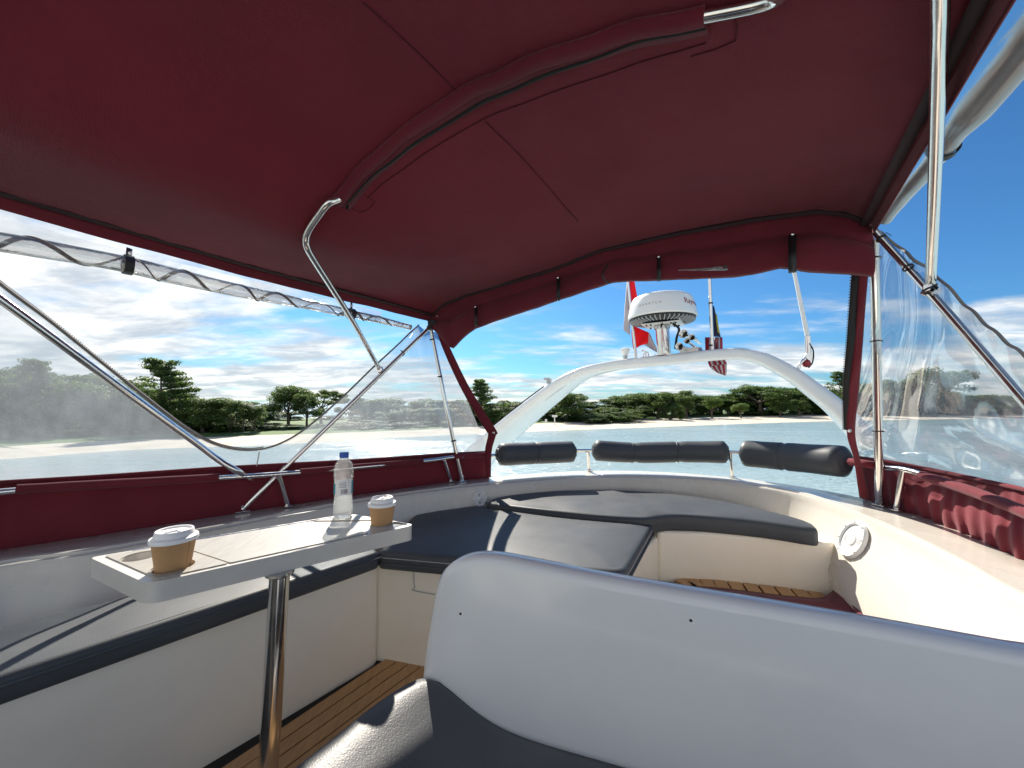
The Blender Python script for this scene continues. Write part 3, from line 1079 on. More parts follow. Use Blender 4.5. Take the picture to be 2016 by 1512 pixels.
deck = slab('deck', deckpoly, DZ - .06, DZ - .012, M['caulk'], ft)
hp = round_poly([(-3.6, -2.5), (-3.0, 1.0), (-1.2, 4.4), (.6, 5.2), (2.6, 3.6), (3.2, 1.5), (2.9, -2.5)], .8)
slab('hull', hp, WZ - .4, DZ - .5, M['gelcoat'], ft, .1, 4)
# unseen white front deck, added to bounce sun inside; console kept low for light
slab('bounce_foredeck', round_poly([(-3.5, -2.6), (2.8, -2.6), (.6, -8.5), (-5.4, -7.0)], .6), WZ - .4, DZ - .75, M['gelcoat'], ft, .1, 4)
slab('console', round_poly([(-2.5, -1.35), (1.4, -1.35), (1.2, -1.9), (-2.6, -1.9)], .15), DZ - .1, -.62, M['gelcoat'], ft, .06, 4)

# teak laid along the foot of the bench
base_line = [PZ(a, b, DZ) for a, b in ((300, 1592), (420, 1514), (560, 1422), (680, 1343), (735, 1307), (762, 1290))]
bl = catmull(base_line + [base_line[-1] + V((.10, .16, 0))], 5)


def off_line(pts, d):
    out = []
    for i, p in enumerate(pts):
        t = (pts[min(i + 1, len(pts) - 1)] - pts[max(i - 1, 0)]).normalized()
        out.append(p + V((t.y, -t.x, 0)) * d)
    return out


for k in range(13):
    d0 = .016 + k * .052
    A, B = off_line(bl, d0), off_line(bl, d0 + .046)
    rows = []
    vv, ff = [], []
    for a, b in zip(A, B):
        vv += [a + V((0, 0, -.012)), a + V((0, 0, .0)), b + V((0, 0, .0)), b + V((0, 0, -.012))]
    for i in range(len(A) - 1):
        for q in range(4):
            q2 = (q + 1) % 4
            ff.append((i * 4 + q, i * 4 + q2, i * 4 + 4 + q2, i * 4 + 4 + q))
    ff += [(0, 1, 2, 3), tuple(len(vv) - 4 + q for q in (3, 2, 1, 0))]
    mesh_obj('plank', vv, ff, M['teak'], deck)

# bench and sunpad bases
bench_xy = [PZ(752, 1100, -.655), PZ(0, 1372, -.655), V((-1.9, -.15, 0)), V((-2.35, .2, 0)), V((-1.42, 1.08, 0)), V((-1.0, 1.45, 0)), V((-.70, 1.78, 0))]
bp = round_poly([p.to_2d() for p in bench_xy], [.05, 0, 0, 0, 0, 0, 0.02])
bench_base = slab('bench_base', bp, DZ - .03, -.665, M['gelcoat_cream'], ft, .02, 4)
sun_front = [PZ(764, 1108, -.67), PZ(862, 1150, -.67), PZ(1215, 1132, -.67)]
sp_poly = [V((-.60, 1.66)), sun_front[0].to_2d(), V((.36, 1.41)), PZ(1262, 1085, -.67).to_2d(), PZ(1296, 1052, -.66).to_2d(), V((.75, 2.45)), V((.2, 2.6)), V((-.25, 2.45)), V((-.62, 2.02))]
slab('sunpad_base', round_poly(sp_poly, [.02, .02, .06, .05, .02, 0, 0, 0, 0]), DZ - .03, -.672, M['gelcoat_cream'], ft, .02, 4)
cr_front = [PZ(a, b, -.655) for a, b in ((1296, 1050), (1400, 1053), (1520, 1062), (1648, 1076))]
cr_poly = [p.to_2d() for p in cr_front] + [V((1.58, 1.95)), V((1.35, 2.3)), V((.9, 2.5)), V((.66, 2.4))]
slab('aft_seat_base', round_poly(cr_poly, [.02, 0, 0, .06, 0, 0, 0, 0]), DZ - .03, -.645, M['gelcoat_cream'], ft, .018, 4)
# locker door on the front of the sunpad base
fa, fb = PZ(821, 1112, -.71), PZ(905, 1148, -.71)
n_ = V((0, 0, 0))
ln = (sun_front[0] - V((.36, 1.41, 0))); ln.z = 0; ln.normalize()
nf = V((-ln.y, ln.x, 0)); nf = nf if nf.y < 0 else -nf
fp = V((sun_front[0].x, sun_front[0].y, -.67)) + nf * .003
c0 = PPL(818, 1122, fp, nf); c1 = PPL(900, 1150, fp, nf)
dl = -ln
pth = [c0 + V((0, 0, .03)) + dl * .32, c0 + V((0, 0, .03)), c0 + V((0, 0, .02)) - dl * .005, c0 + V((0, 0, -.03)) - dl * .008, c0 + V((0, 0, -.07)) - dl * .002, c0 + V((0, 0, -.085)) + dl * .012, c0 + V((0, 0, -.09)) + dl * .32]
tube('locker_door_seam', catmull(pth, 4), .0022, M['grey_plastic'], ft, 6)

# raised platform with teak margin, right of the sunpad
PLZ = -.87
plat = slab('platform', [(.40, 1.43), (.68, 1.93), (1.4, 1.86), (1.52, 1.70), (1.42, .9), (.6, .9)], DZ - .02, PLZ - .012, M['caulk'], ft)
edge_px = [(1322, 1140), (1345, 1136), (1400, 1138), (1500, 1149), (1580, 1157), (1641, 1165)]
e3 = catmull([PZ(a, b, PLZ) for a, b in edge_px], 6)
cum = [0]
for a, b in zip(e3, e3[1:]): cum.append(cum[-1] + (b - a).length)


def on_edge(s):
    return V((interp(s, cum, [p.x for p in e3]), interp(s, cum, [p.y for p in e3]), PLZ))


s = .012
tot = cum[-1]
while s + .06 < tot:
    p, q = on_edge(s), on_edge(s + .056)
    d = (q - p).normalized(); nn = V((d.y, -d.x, 0))
    p2, q2 = p + nn * .012, q + nn * .012
    vv = [p2, q2, q2 + nn * .085, p2 + nn * .085]
    vv = [w + V((0, 0, -.012)) for w in vv] + vv
    mesh_obj('plank', vv, [(3, 2, 1, 0), (4, 5, 6, 7), (0, 1, 5, 4), (1, 2, 6, 5), (2, 3, 7, 6), (3, 0, 4, 7)], M['teak'], plat)
    s += .066
# maroon cover lying on the platform
top_px = [(1330, 1158), (1400, 1158), (1500, 1170), (1580, 1178), (1622, 1176), (1645, 1161), (1668, 1180), (1690, 1212)]
rows = []
for k in range(9):
    row = []
    for i, (a, b) in enumerate(top_px):
        p = PZ(a, b, PLZ + .012) if i < 4 else PZ(a, b, PLZ + .012 + .01 * (i - 3))
        q = p + V((-.10, -.34, 0)) * (k / 8)
        q.z += .012 * noise.noise(V((q.x * 9, q.y * 9, 1))) + (.006 if k else 0)
        row.append(q)
    rows.append(catmull(row, 4))
tag(sheet('folded_cover', rows, M['canvas_thick'], thick=.006), 'maroon canvas cover lying on the teak platform behind the seat back', 'cover')

# ------------------------------------------------------------------ speakers in the coaming
def wall_n(px):
    """inward normal and position of the coaming wall at photograph column px"""
    i = min(range(len(pr_s)), key=lambda k: abs(proj(pr_s[k])[0] - px) + (0 if pr_s[k].y > .5 else 1e4))
    return i


def speaker(px, py, depth, rad, i, label):
    rows_ = [sec[k] for k in (i - 1, i, i + 1)]
    top, bot = rows_[1][15], rows_[1][17]
    along = (rows_[2][16] - rows_[0][16]).normalized()
    n = along.cross(bot - top).normalized()
    if n.y > 0 and px < 1500 or n.x > 0 and px > 1500: n = -n
    if n.dot(V((0, 1.4, 0)) - top) < 0: n = -n
    c = PPL(px, py, rows_[1][16], n) + n * .006
    print('SPK', px, c, n, top, bot)
    t = thing('round_speaker', label, 'speaker', c)
    lathe('trim_ring', [(rad * .80, -.004), (rad, -.004), (rad, .006), (rad * .95, .012), (rad * .85, .012), (rad * .80, .004)], c, M['white_plastic'], t, 40, n, closed=True)
    lathe('cone', [(rad * .84, .003), (rad * .7, -.002), (rad * .34, -.002), (rad * .3, .008), (rad * .12, .014), (.001, .015)], c, M['white_plastic'], t, 40, n)
    a = n.orthogonal().normalized(); b = n.cross(a)
    for k in range(8):
        th = k / 8 * 2 * PI + .2
        p = c + (a * math.cos(th) + b * math.sin(th)) * rad * .92 + n * .012
        lathe('screw', [(.004, -.002), (.004, .002), (.001, .0025)], p, M['steel_brushed'], t, 8, n)
    for k in range(2):
        th = .9 + k * PI
        p = c + (a * math.cos(th) + b * math.sin(th)) * rad * .5 + n * .0035
        d1 = (a * math.cos(th) + b * math.sin(th)); d2 = n.cross(d1)
        lathe('finger_recess', [(rad * .16, -.002), (rad * .16, .001), (.001, .0012)], p, M['grey_plastic'], t, 16, n)
    return t


speaker(1682, 1064, 1.52, .083, wall_n(1690), 'large round white speaker set in the sunlit coaming wall at right')
speaker(943, 982, 2.30, .045, wall_n(940), 'small round white speaker in the aft coaming beside the sunpad')

# ------------------------------------------------------------------ loose cushions
bc = [PZ(750, 1086, -.60), PZ(0, 1332, -.60), V((-1.88, -.05, 0)), V((-2.28, .28, 0)), V((-1.38, 1.06, 0)), V((-.98, 1.44, 0)), V((-.68, 1.77, 0))]
bc_p = round_poly([p.to_2d() for p in bc], [.03, 0, 0, 0, 0, 0, .02])
o = soft_slab('bench_cushion', bc_p, -.664, -.60, M['upholstery'], None, .022, .01, seed=2, wrinkle=.004)
tag(o, 'long dark grey vinyl seat cushion on the bench under the table', 'cushion')
ce = [V((p.x, p.y, -.622)) for p in bc[:3]]
off = V((.62, -.78, 0)) * .003
tube('piping', catmull([p + off for p in ce], 6), .0045, M['upholstery'], o, 8)

s1 = [PZ(754, 1078, -.60), PZ(862, 1111, -.60), PZ(1222, 1119, -.60), PZ(1287, 1029, -.60), PZ(1268, 1024, -.60), PZ(1080, 1013, -.60), PZ(1010, 1001, -.60), PZ(940, 994, -.60), PZ(818, 1010, -.60)]
s1p = [V((-.548, 1.585)), V((.40, 1.39)), s1[3].to_2d(), s1[5].to_2d(), s1[6].to_2d(), s1[7].to_2d(), s1[8].to_2d()]
s1r = round_poly(s1p, [.03, .05, .05, .1, .1, .05, .05])
o = soft_slab('sunpad_cushion', s1r, -.672, -.60, M['upholstery'], None, .022, .014, seed=5, wrinkle=.003)
tag(o, 'large square dark grey sunpad cushion with a bright sun patch', 'cushion')
r3 = [V((p.x, p.y, -.648)) for p in s1r]
cen = V((0, 1.85, -.648))
tube('piping', [cen + (p - cen) * 1.002 for p in r3] + [cen + (r3[0] - cen) * 1.002], .005, M['upholstery'], o, 8)
tube('stitching', [V((p.x, p.y, -.6255)) for p in s1r] + [V((s1r[0].x, s1r[0].y, -.6255))], .0016, M['grey_plastic'], o, 6)
c2 = [PZ(a, b, -.565) for a, b in ((958, 987), (972, 980), (1015, 972), (1095, 965), (1200, 964), (1300, 969), (1400, 981), (1500, 1001), (1575, 1020), (1602, 1030))]
c2f = [PZ(a, b, -.565) for a, b in ((1609, 1036), (1600, 1040), (1500, 1026), (1390, 1016), (1330, 1013), (1290, 1017), (1262, 1019), (1180, 1014), (1080, 1004), (1000, 995), (968, 992))]
c2p = [p.to_2d() for p in catmull(c2, 3)] + [p.to_2d() for p in catmull(c2f, 3)]
o = soft_slab('crescent_cushion', c2p, -.645, -.565, M['upholstery'], None, .024, .008, seed=9, wrinkle=.004)
tag(o, 'crescent shaped dark grey cushion along the aft coaming', 'cushion')

# ------------------------------------------------------------------ helm seat in the foreground
A0, B0 = V((-.10, .93, 0)), V((.86, .62, 0))
hd = (B0 - A0).normalized(); hn = V((-hd.y, hd.x, 0))        # hn points aft
hs = thing('helm_seat', 'white moulded helm seat back with dark leather cushion in the foreground', 'seat', (.25, .75, DZ))
fp_px = [(826, 1345), (836, 1270), (848, 1196), (858, 1150), (872, 1124), (895, 1107), (925, 1098), (960, 1097), (1010, 1104), (1240, 1150), (1625, 1216), (2016, 1288)]
fr = [PPL(a, b, A0, hn) for a, b in fp_px]
fr2 = catmull(fr, 4)
last = fr2[-1]
for k in range(1, 5):
    fr2.append(last + (hd * .16 + V((0, 0, .000))) * k)
topz = fr2
th = .055
bev = .014
rings = []
for (inn, back) in ((.0, -.0), (.003, -.006), (bev, -bev), ):
    pass
cen = V((.35, .78, -.62))
Z0 = DZ - .0


def inset(p, i, d):
    q0 = fr2[max(i - 1, 0)]; q1 = fr2[min(i + 1, len(fr2) - 1)]
    t_ = (q1 - q0).normalized()
    nn_ = hn.cross(t_).normalized()
    if nn_.dot(cen - p) < 0: nn_ = -nn_
    return p + nn_ * d


cols = []
for i, p in enumerate(fr2):
    prof = [inset(p, i, bev * 1.6), inset(p, i, bev * .5) + hn * .004, inset(p, i, .0) + hn * .016, p + hn * (th - .014), inset(p, i, bev * .5) + hn * (th - .003), inset(p, i, bev * 1.6) + hn * th]
    cols.append(prof)
v, f = grid_geo(lambda i, j: cols[j][i], range(6), range(len(cols)))
nfr = len(cols)
base = len(v)
# close front and back with fans down to the pedestal foot
fl = [cols[j][0] for j in range(nfr)]; bk = [cols[j][5] for j in range(nfr)]
v += [V((p.x, p.y, Z0)) if False else V((p.x, p.y, max(Z0, -1.02))) for p in fl] + [V((p.x, p.y, -1.02)) for p in bk]
for j in range(nfr - 1):
    f.append((j * 6, (j + 1) * 6, base + j + 1, base + j))
    f.append((j * 6 + 5, base + nfr + j, base + nfr + j + 1, (j + 1) * 6 + 5))
mesh_obj('seat_back', v, f, M['gelcoat_cool'], hs, 'all')
# seat moulding under the cushion
slab('seat_moulding', round_poly([(-.36, .93), (.9, .60), (.8, .05), (-.45, .20)], .08), DZ - .005, -.86, M['gelcoat_cool'], hs, .02, 3)
for (a, b) in ((907, 1208), (1360, 1221)):
    p = PPL(a, b, A0, hn) - hn * .001
    lathe('screw_hole', [(.0028, -.002), (.0028, .001), (.0008, .0012)], p, M['black_rubber'], hs, 10, -hn)
    lathe('sealant_smear', [(.0062, -.002), (.0058, .0006), (.001, .0007)], p + V((.003, 0, -.001)), M['white_plastic'], hs, 10, -hn)


# bucket cushion: height field inside an outline
out_px = [(500, 1560), (575, 1500), (640, 1450), (715, 1393), (785, 1350), (832, 1334)]
left_edge = [PZ(a, b, -.672) for a, b in out_px]
rows = []
NV, NU = 22, 34
le = catmull(left_edge, 5)
for j in range(NU + 1):
    u = j / NU                                  # along the panel, left to right
    row = []
    for k in range(NV + 1):
        w = k / NV                              # from the panel towards the viewer
        i = w * (len(le) - 1)
        i0 = min(int(i), len(le) - 2)
        pl = le[::-1][i0].lerp(le[::-1][i0 + 1], i - i0)
        start = pl
        pan = A0 + hd * (.62) + V((0, 0, 0))
        endp = V((.62, .70 - .62 * w, 0))
        x_ = start.x + (endp.x - start.x) * u
        y_ = start.y + (endp.y - start.y) * u
        # dishes down away from the raised side bolster
        side = 1 - math.exp(-((u * 1.0) / .16) ** 2)
        z_ = -.672 + .022 * math.sin(min(1, u / .07) * PI / 2) - .088 * side * (1 - .45 * w)
        z_ += -.012 * math.exp(-(w / .06) ** 2)
        if u < 1e-6: z_ = -.69
        row.append(V((x_, y_, z_)))
    rows.append(row)
# skirts
rows.insert(0, [V((p.x, p.y, -.865)) for p in rows[0]])
sc_o = sheet('seat_cushion', rows, M['seat_leather'], hs, .004)

# ------------------------------------------------------------------ table
TZ = -.39
tc_ = [PZ(176, 1095, TZ), PZ(290, 1147, TZ), PZ(820, 1031, TZ), PZ(693, 1010, TZ)]
A_, B_, C_, D_ = tc_
tb = thing('cocktail_table', 'narrow white cocktail table with cup holders on a steel pedestal', 'table', PZ(522, 1592, DZ))
tpoly = round_poly([p.to_2d() for p in tc_], [.02, .035, .035, .02])


def tq(u, w):
    """u along the length from the near end, w across from the bench side"""
    return A_.lerp(D_, u).lerp(B_.lerp(C_, u), w)


def circ(c, r, n=28):
    return [V((c.x + r * math.cos(2 * PI * k / n), c.y + r * math.sin(2 * PI * k / n))) for k in range(n)]


tcen = V((sum(p.x for p in tpoly) / len(tpoly), sum(p.y for p in tpoly) / len(tpoly)))
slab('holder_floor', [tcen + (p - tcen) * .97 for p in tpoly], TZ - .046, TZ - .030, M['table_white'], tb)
cup1, cup2 = PZ(352, 1132, TZ), PZ(787, 1031, TZ)
# find where the two cups and the free holders sit
h_free = A_.lerp(D_, .105).lerp(B_.lerp(C_, .105), .27)
HOLE = .040
cup1 = tq(.115, .74); cup2 = tq(.925, .70)
hl = [circ(h_free, HOLE - .004), circ(cup1, HOLE), circ(cup2, HOLE - .003)]
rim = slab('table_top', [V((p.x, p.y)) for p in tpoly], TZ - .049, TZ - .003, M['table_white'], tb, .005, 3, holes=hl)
# inlaid panels with joints between them
def panel(u0, u1, w0, w1, mat, holes=()):
    q = [tq(u0, w0), tq(u1, w0), tq(u1, w1), tq(u0, w1)]
    slab('top_panel', round_poly([p.to_2d() for p in q], .006), TZ - .0035, TZ, mat, tb, 0, holes=holes)


panel(.035, .235, .06, .95, M['table_laminate'], [circ(h_free, HOLE - .003), circ(cup1, HOLE + .001)])
panel(.242, .775, .06, .95, M['table_laminate'])
panel(.782, .975, .06, .95, M['table_laminate'], [circ(cup2, HOLE - .002)])
tube('hinge_line', [tq(.12, .02) + V((0, 0, -.002)), tq(.99, .02) + V((0, 0, -.002))], .003, M['steel_brushed'], tb, 8)
pt = PZ(551, 1124, TZ - .049); pb = PZ(524, 1592, DZ)
tube('pedestal', [pt, pt.lerp(pb, .5), pb], .0238, M['steel'], tb, 28)
lathe('table_socket', [(.034, 0), (.034, -.006), (.026, -.012)], pt, M['steel_brushed'], tb, 24)
lathe('floor_socket', [(.07, 0), (.07, .006), (.03, .012)], pb, M['steel_brushed'], tb, 24)


# ------------------------------------------------------------------ cups and bottle
def cup(c, zb, h, rt, rb, label, turn):
    t = thing('coffee_cup', label, 'cup', V((c.x, c.y, zb)))
    lathe('cup_body', [(rb * .2, .004), (rb, .0), (rb + (rt - rb) * .5, h * .5), (rt, h), (rt - .001, h), (rb - .001, .006)], V((c.x, c.y, zb)), M['cardboard'], t, 40, closed=True)
    zt = zb + h
    lid = lathe('lid', [(rt - .001, -.006), (rt + .0035, -.006), (rt + .0042, -.001), (rt + .003, .003), (rt - .001, .0045), (rt - .004, .006), (rt - .0058, .017), (rt - .0075, .019), (rt - .010, .0185), (rt - .012, .0145), (.002, .0135)], V((c.x, c.y, zt)), M['lid_white'], t, 44)
    d = V((math.cos(turn), math.sin(turn), 0)); e = V((-d.y, d.x, 0))
    lathe('sip_hole', [(.0045, 0), (.0045, .0012), (.001, .0012)], V((c.x, c.y, zt + .0132)) + d * (rt - .017), M['letter_grey'], lid, 12)
    mesh_obj('lid_ridge', *box_geo(V((c.x, c.y, zt + .0155)) - d * .004, d * .030, e * .006, (0, 0, .004)), M['lid_white'], lid)
    mesh_obj('lid_ridge', *box_geo(V((c.x, c.y, zt + .0150)) + d * .006, d * .004, e * .028, (0, 0, .003)), M['lid_white'], lid)
    # glued seam of the paper wall
    sd = V((math.cos(turn - 1.1), math.sin(turn - 1.1), 0))
    tube('paper_seam', [V((c.x, c.y, zb)) + sd * rb, V((c.x, c.y, zb + h - .007)) + sd * (rt - .0005)], .0007, M['cardboard'], t, 6)
    return t


cup(cup1, TZ - .030, .098, .0425, .0300, 'brown paper coffee cup with white lid at the near end of the table', 1.0)
cup(cup2, TZ - .030, .094, .0400, .0290, 'brown paper coffee cup with white lid at the far end of the table', 1.4)

bt = PZ(675, 1017, TZ)
b_t = thing('water_bottle', 'half full clear plastic water bottle with blue cap on the table', 'bottle', bt)
bprof = [(.006, .004), (.022, .001), (.029, .003), (.0315, .012), (.0312, .03), (.0300, .05), (.0288, .066), (.0290, .076), (.0302, .09), (.0302, .13), (.0312, .142), (.0315, .152), (.0305, .164), (.0270, .178), (.0205, .19), (.0140, .198), (.0125, .202), (.0125, .206)]
bprof2 = []
for r_, h_ in bprof: bprof2.append((r_, h_))
for k in range(2):  # refine and add the crinkled rings of a disposable bottle
    q = [bprof2[0]]
    for a, b in zip(bprof2, bprof2[1:]):
        q += [((a[0] + b[0]) / 2, (a[1] + b[1]) / 2), b]
    bprof2 = q
bprof2 = [(r_ + (.0007 * math.sin(h_ * 700) if .015 < h_ < .07 or .135 < h_ < .175 else 0), h_) for r_, h_ in bprof2]
v, f = lathe_geo(bprof2, bt, 40)
vv = []
for p in v:
    hgt = p.z - bt.z
    if .012 < hgt < .072 or .133 < hgt < .19:
        d = p - V((bt.x, bt.y, p.z))
        n3 = noise.noise(V((p.x * 160, p.y * 160, p.z * 120)))
        p = p + d * (.035 * n3)
    vv.append(p)
mesh_obj('bottle_body', vv, f, M['bottle_plastic'], b_t, 'all')
wprof = [(.004, .006), (.021, .003), (.0275, .005), (.0298, .012), (.0298, .03), (.0287, .05), (.0275, .066), (.0276, .068)]
lathe('water', wprof, bt, M['bottle_water'], b_t, 32, smooth=60)
lathe('cap', [(.0125, .200), (.0148, .200), (.0150, .203), (.0150, .216), (.0142, .2178), (.001, .218)], bt, M['blue_cap'], b_t, 32)
for k in range(30):
    a = 2 * PI * k / 30
    d = V((math.cos(a), math.sin(a), 0))
# label: teal ends, white middle with grey print and a bar code
pmat('label_white', (0.72, 0.73, 0.74), .5); pmat('label_teal', (0.02, 0.24, 0.30), .5)


def label_piece(name, a0, a1, z0, z1, mat, rr=.0306):
    vs = []
    n = max(3, int(abs(a1 - a0) / .1))
    for k in range(n + 1):
        a = a0 + (a1 - a0) * k / n
        for z in (z0, z1):
            vs.append(bt + V((math.sin(a) * rr, -math.cos(a) * rr, z)))
    for k in range(n + 1):
        a = a0 + (a1 - a0) * k / n
        for z in (z0, z1):
            vs.append(bt + V((math.sin(a) * (rr - .0005), -math.cos(a) * (rr - .0005), z)))
    m_ = (n + 1) * 2
    fs = []
    for k in range(n):
        fs += [(k * 2, k * 2 + 2, k * 2 + 3, k * 2 + 1), (m_ + k * 2, m_ + k * 2 + 1, m_ + k * 2 + 3, m_ + k * 2 + 2)]
    return mesh_obj(name, vs, fs, mat, b_t, 'all')


fa = math.atan2(-bt.x, bt.y) * -1          # label faces the viewer
fa = -math.atan2(bt.x, bt.y)
fa = -fa if False else fa
ctr = math.atan2(-bt.x, bt.y)
lab = label_piece('label', ctr - .95, ctr + .95, .078, .130, M['label_white'])
ORG[lab.name] = ORG[b_t.name]
label_piece('label_edge', ctr - 1.7, ctr - .95, .080, .116, M['label_teal'])
label_piece('label_edge', ctr + .95, ctr + 1.9, .080, .122, M['label_teal'])
for k in range(11):
    a = ctr - .25 + k * .068
    label_piece('barcode_bar', a, a + random.choice((.02, .03, .042)), .083, .098, M['letter_dark'], .0309)
for k in range(4):
    label_piece('print_line', ctr - .45, ctr + .3, .104 + k * .005, .1056 + k * .005, M['letter_grey'], .0309)
for k, (z, w) in enumerate(((.1235, .06), (.1165, .1), (.109, .05))):
    label_piece('print_mark', ctr + .52, ctr + .52 + w, z, z + .0035, M['letter_dark'], .0309)

# ------------------------------------------------------------------ weather cloths and rails round the coaming
OX, OY = [p[0] for p in OUTER], [p[1] for p in OUTER]


def outer_at(px):
    if px < 0:
        return po_s[14].lerp(po_s[21], 1 + px / 400) if px > -400 else po_s[14].copy()
    return PZ(px, interp(px, OX, OY), ZO)


LTX = [-400, 0, 200, 440, 700, 860, 930, 966]
LTY = [972, 948, 936, 919, 905, 894, 889, 888]
cols_px = [-380, -300, -200, -100] + list(range(0, 960, 20)) + [963]
rows = [[] for _ in range(13)]
for i, px in enumerate(cols_px):
    b = outer_at(px) + V((0, .006, -.012))
    if px < 0:
        top = V((b.x, b.y, -.265))
    else:
        top = PY(px, interp(px, LTX, LTY), b.y + .01)
    for k in range(13):
        t = k / 12
        p = b.lerp(top, t)
        rip = .006 * math.sin(px * .045 + 2.1 * noise.noise(V((px * .01, 0, 0)))) * math.sin(PI * t) + .004 * noise.noise(V((px * .02, t * 3, 4)))
        inward = V((.65, -.75, 0))
        if px > 900 and t < .25: p = p + V((0, 0, .0))
        rows[k].append(p + inward * (rip + .008 * math.sin(PI * t)))
wl_o = thing('weather_cloth', 'smooth dark maroon weather cloth along the left coaming, in shade', 'canvas panel', outer_at(480))
sheet('cloth', rows, M['canvas_thick'], wl_o, .004)


def left_rail(px, py):
    b = outer_at(px)
    return PY(px, py, b.y - .045)


hem = [PY(px, interp(px, LTX, LTY) + 1, outer_at(px).y + .0) for px in range(0, 967, 60)]
tube('top_hem', hem, .006, M['canvas_thick'], wl_o, 8)
for a, b_ in (((33, 963), (430, 940)), ((591, 929), (832, 908)), ((893, 899), (960, 895))):
    pts = [left_rail(a[0] + (b_[0] - a[0]) * t, a[1] + (b_[1] - a[1]) * t) for t in np.linspace(0, 1, 9)]
    tube('pipe_sleeve', pts, [.0165 + .002 * noise.noise(p * 14) for p in pts], M['canvas_thick'], wl_o, 12)
rl = thing('grab_rail', 'stainless grab rail running through the left maroon weather cloth', 'rail', outer_at(560))
rp = [V((-2.1, .85, -.30))] + [left_rail(a, b) for a, b in ((0, 969), (200, 954), (430, 941), (590, 930), (832, 908), (892, 900), (958, 896))]
tube('rail', catmull(rp, 5), .0115, M['steel'], rl, 14)
for a, b_ in (((549, 934), (567, 996)), ((874, 905), (888, 947))):
    p0 = left_rail(*a); p1 = PZ(b_[0], b_[1], ZO + .004)
    st = tube('stanchion', [p0, p1], .0105, M['steel'], rl, 14)
    lathe('foot_flange', [(.022, 0), (.022, .004), (.012, .008)], p1, M['steel'], st, 18)

# right hand cloth, gathered into folds and sunlit
RTX = [1690, 1740, 1800, 1900, 2016, 2300]
RTY = [900, 907, 918, 938, 964, 1030]
cols_px = list(np.arange(1700, 2130, 5))
rows = [[] for _ in range(15)]
for px in cols_px:
    b = PZ(px, interp(px, OX + [2150], OY + [1165]), ZO) + V((.0, .0, -.02))
    top = PY(px - 6, interp(px - 6, RTX, RTY), b.y + .03)
    for k in range(15):
        t = k / 14
        p = b.lerp(top, t)
        f = math.sin((px - 1700) * .23 + 3.0 * noise.noise(V((px * .02, t * 1.2, 0))))
        amp = .010 * (1 - t * .75) * min(1, (px - 1700) / 60)
        bul = .028 * math.sin(PI * min(1, t / .8)) * min(1, (px - 1700) / 100)
        rows[k].append(p + V((-.9, -.3, 0)) * (amp * f + bul))
wr_o = thing('weather_cloth', 'gathered red weather cloth on the right coaming, bright in the sun', 'canvas panel', PZ(1850, 1030, ZO))
sheet('cloth', rows, M['canvas_thick'], wr_o, .004)


def right_rail(px, py):
    b = PZ(px, interp(px, OX + [2150], OY + [1165]), ZO)
    return PY(px, py, b.y - .055)


rr = thing('grab_rail', 'stainless grab rail running through the gathered red cloth at right', 'rail', PZ(1765, 1003, ZO))
rpts = [right_rail(1738, 921), right_rail(1776, 924), right_rail(1815, 934), right_rail(1900, 962), right_rail(2016, 1004), right_rail(2110, 1045)]
tube('rail', catmull(rpts, 6), .0125, M['steel'], rr, 16)
p0, p1 = right_rail(1778, 926), PZ(1765, 1004, ZO + .004)
st = tube('stanchion', [p0, p1], .0125, M['steel'], rr, 16)
lathe('foot_flange', [(.026, 0), (.026, .004), (.014, .009)], p1, M['steel'], st, 18)
pts = catmull([right_rail(1817, 936), right_rail(1860, 950), right_rail(1900, 963), right_rail(1960, 985), right_rail(2016, 1008), right_rail(2110, 1049)], 6)
tube('pipe_sleeve', pts, [.019 + .002 * noise.noise(p * 20) for p in pts], M['canvas_thick'], wr_o, 14)
pts = catmull([PY(1674, 909, 1.93), PY(1710, 914, 1.84), right_rail(1738, 921)], 5)
tube('pipe_sleeve', pts, .018, M['canvas_thick'], wr_o, 12)
pts = [PY(px - 6, interp(px - 6, RTX, RTY), PZ(px, interp(px, OX + [2150], OY + [1165]), ZO).y + .02) for px in range(1700, 2120, 20)]
tube('top_hem', pts, [.008 + .002 * noise.noise(p * 16) for p in pts], M['canvas_thick'], wr_o, 10)

# ------------------------------------------------------------------ aft rail with three padded bolsters
ar = thing('aft_rail', 'stainless rail across the stern carrying the three padded bolsters', 'rail', PZ(1300, 929, ZO))
arp = [PY(966, 897, 2.52), PY(1000, 893, 2.60), PY(1060, 891, 2.68), PY(1150, 887, 2.75), PY(1240, 889, 2.76), PY(1340, 889, 2.70), PY(1440, 890, 2.55), PY(1475, 894, 2.47), PY(1560, 900, 2.27), PY(1640, 907, 2.06), PY(1690, 911, 1.93)]
tube('rail', catmull(arp, 6), .0115, M['steel'], ar, 12)
for a, b_, y in (((1157, 889), (1160, 926), 2.755), ((1438, 892), (1442, 939), 2.555)):
    p1 = PZ(b_[0], b_[1], ZO + .003)
    st = tube('stanchion', [PY(a[0], a[1], y), p1], .0115, M['steel'], ar, 12)
    lathe('foot_flange', [(.022, 0), (.022, .004), (.012, .008)], p1, M['steel'], st, 16)


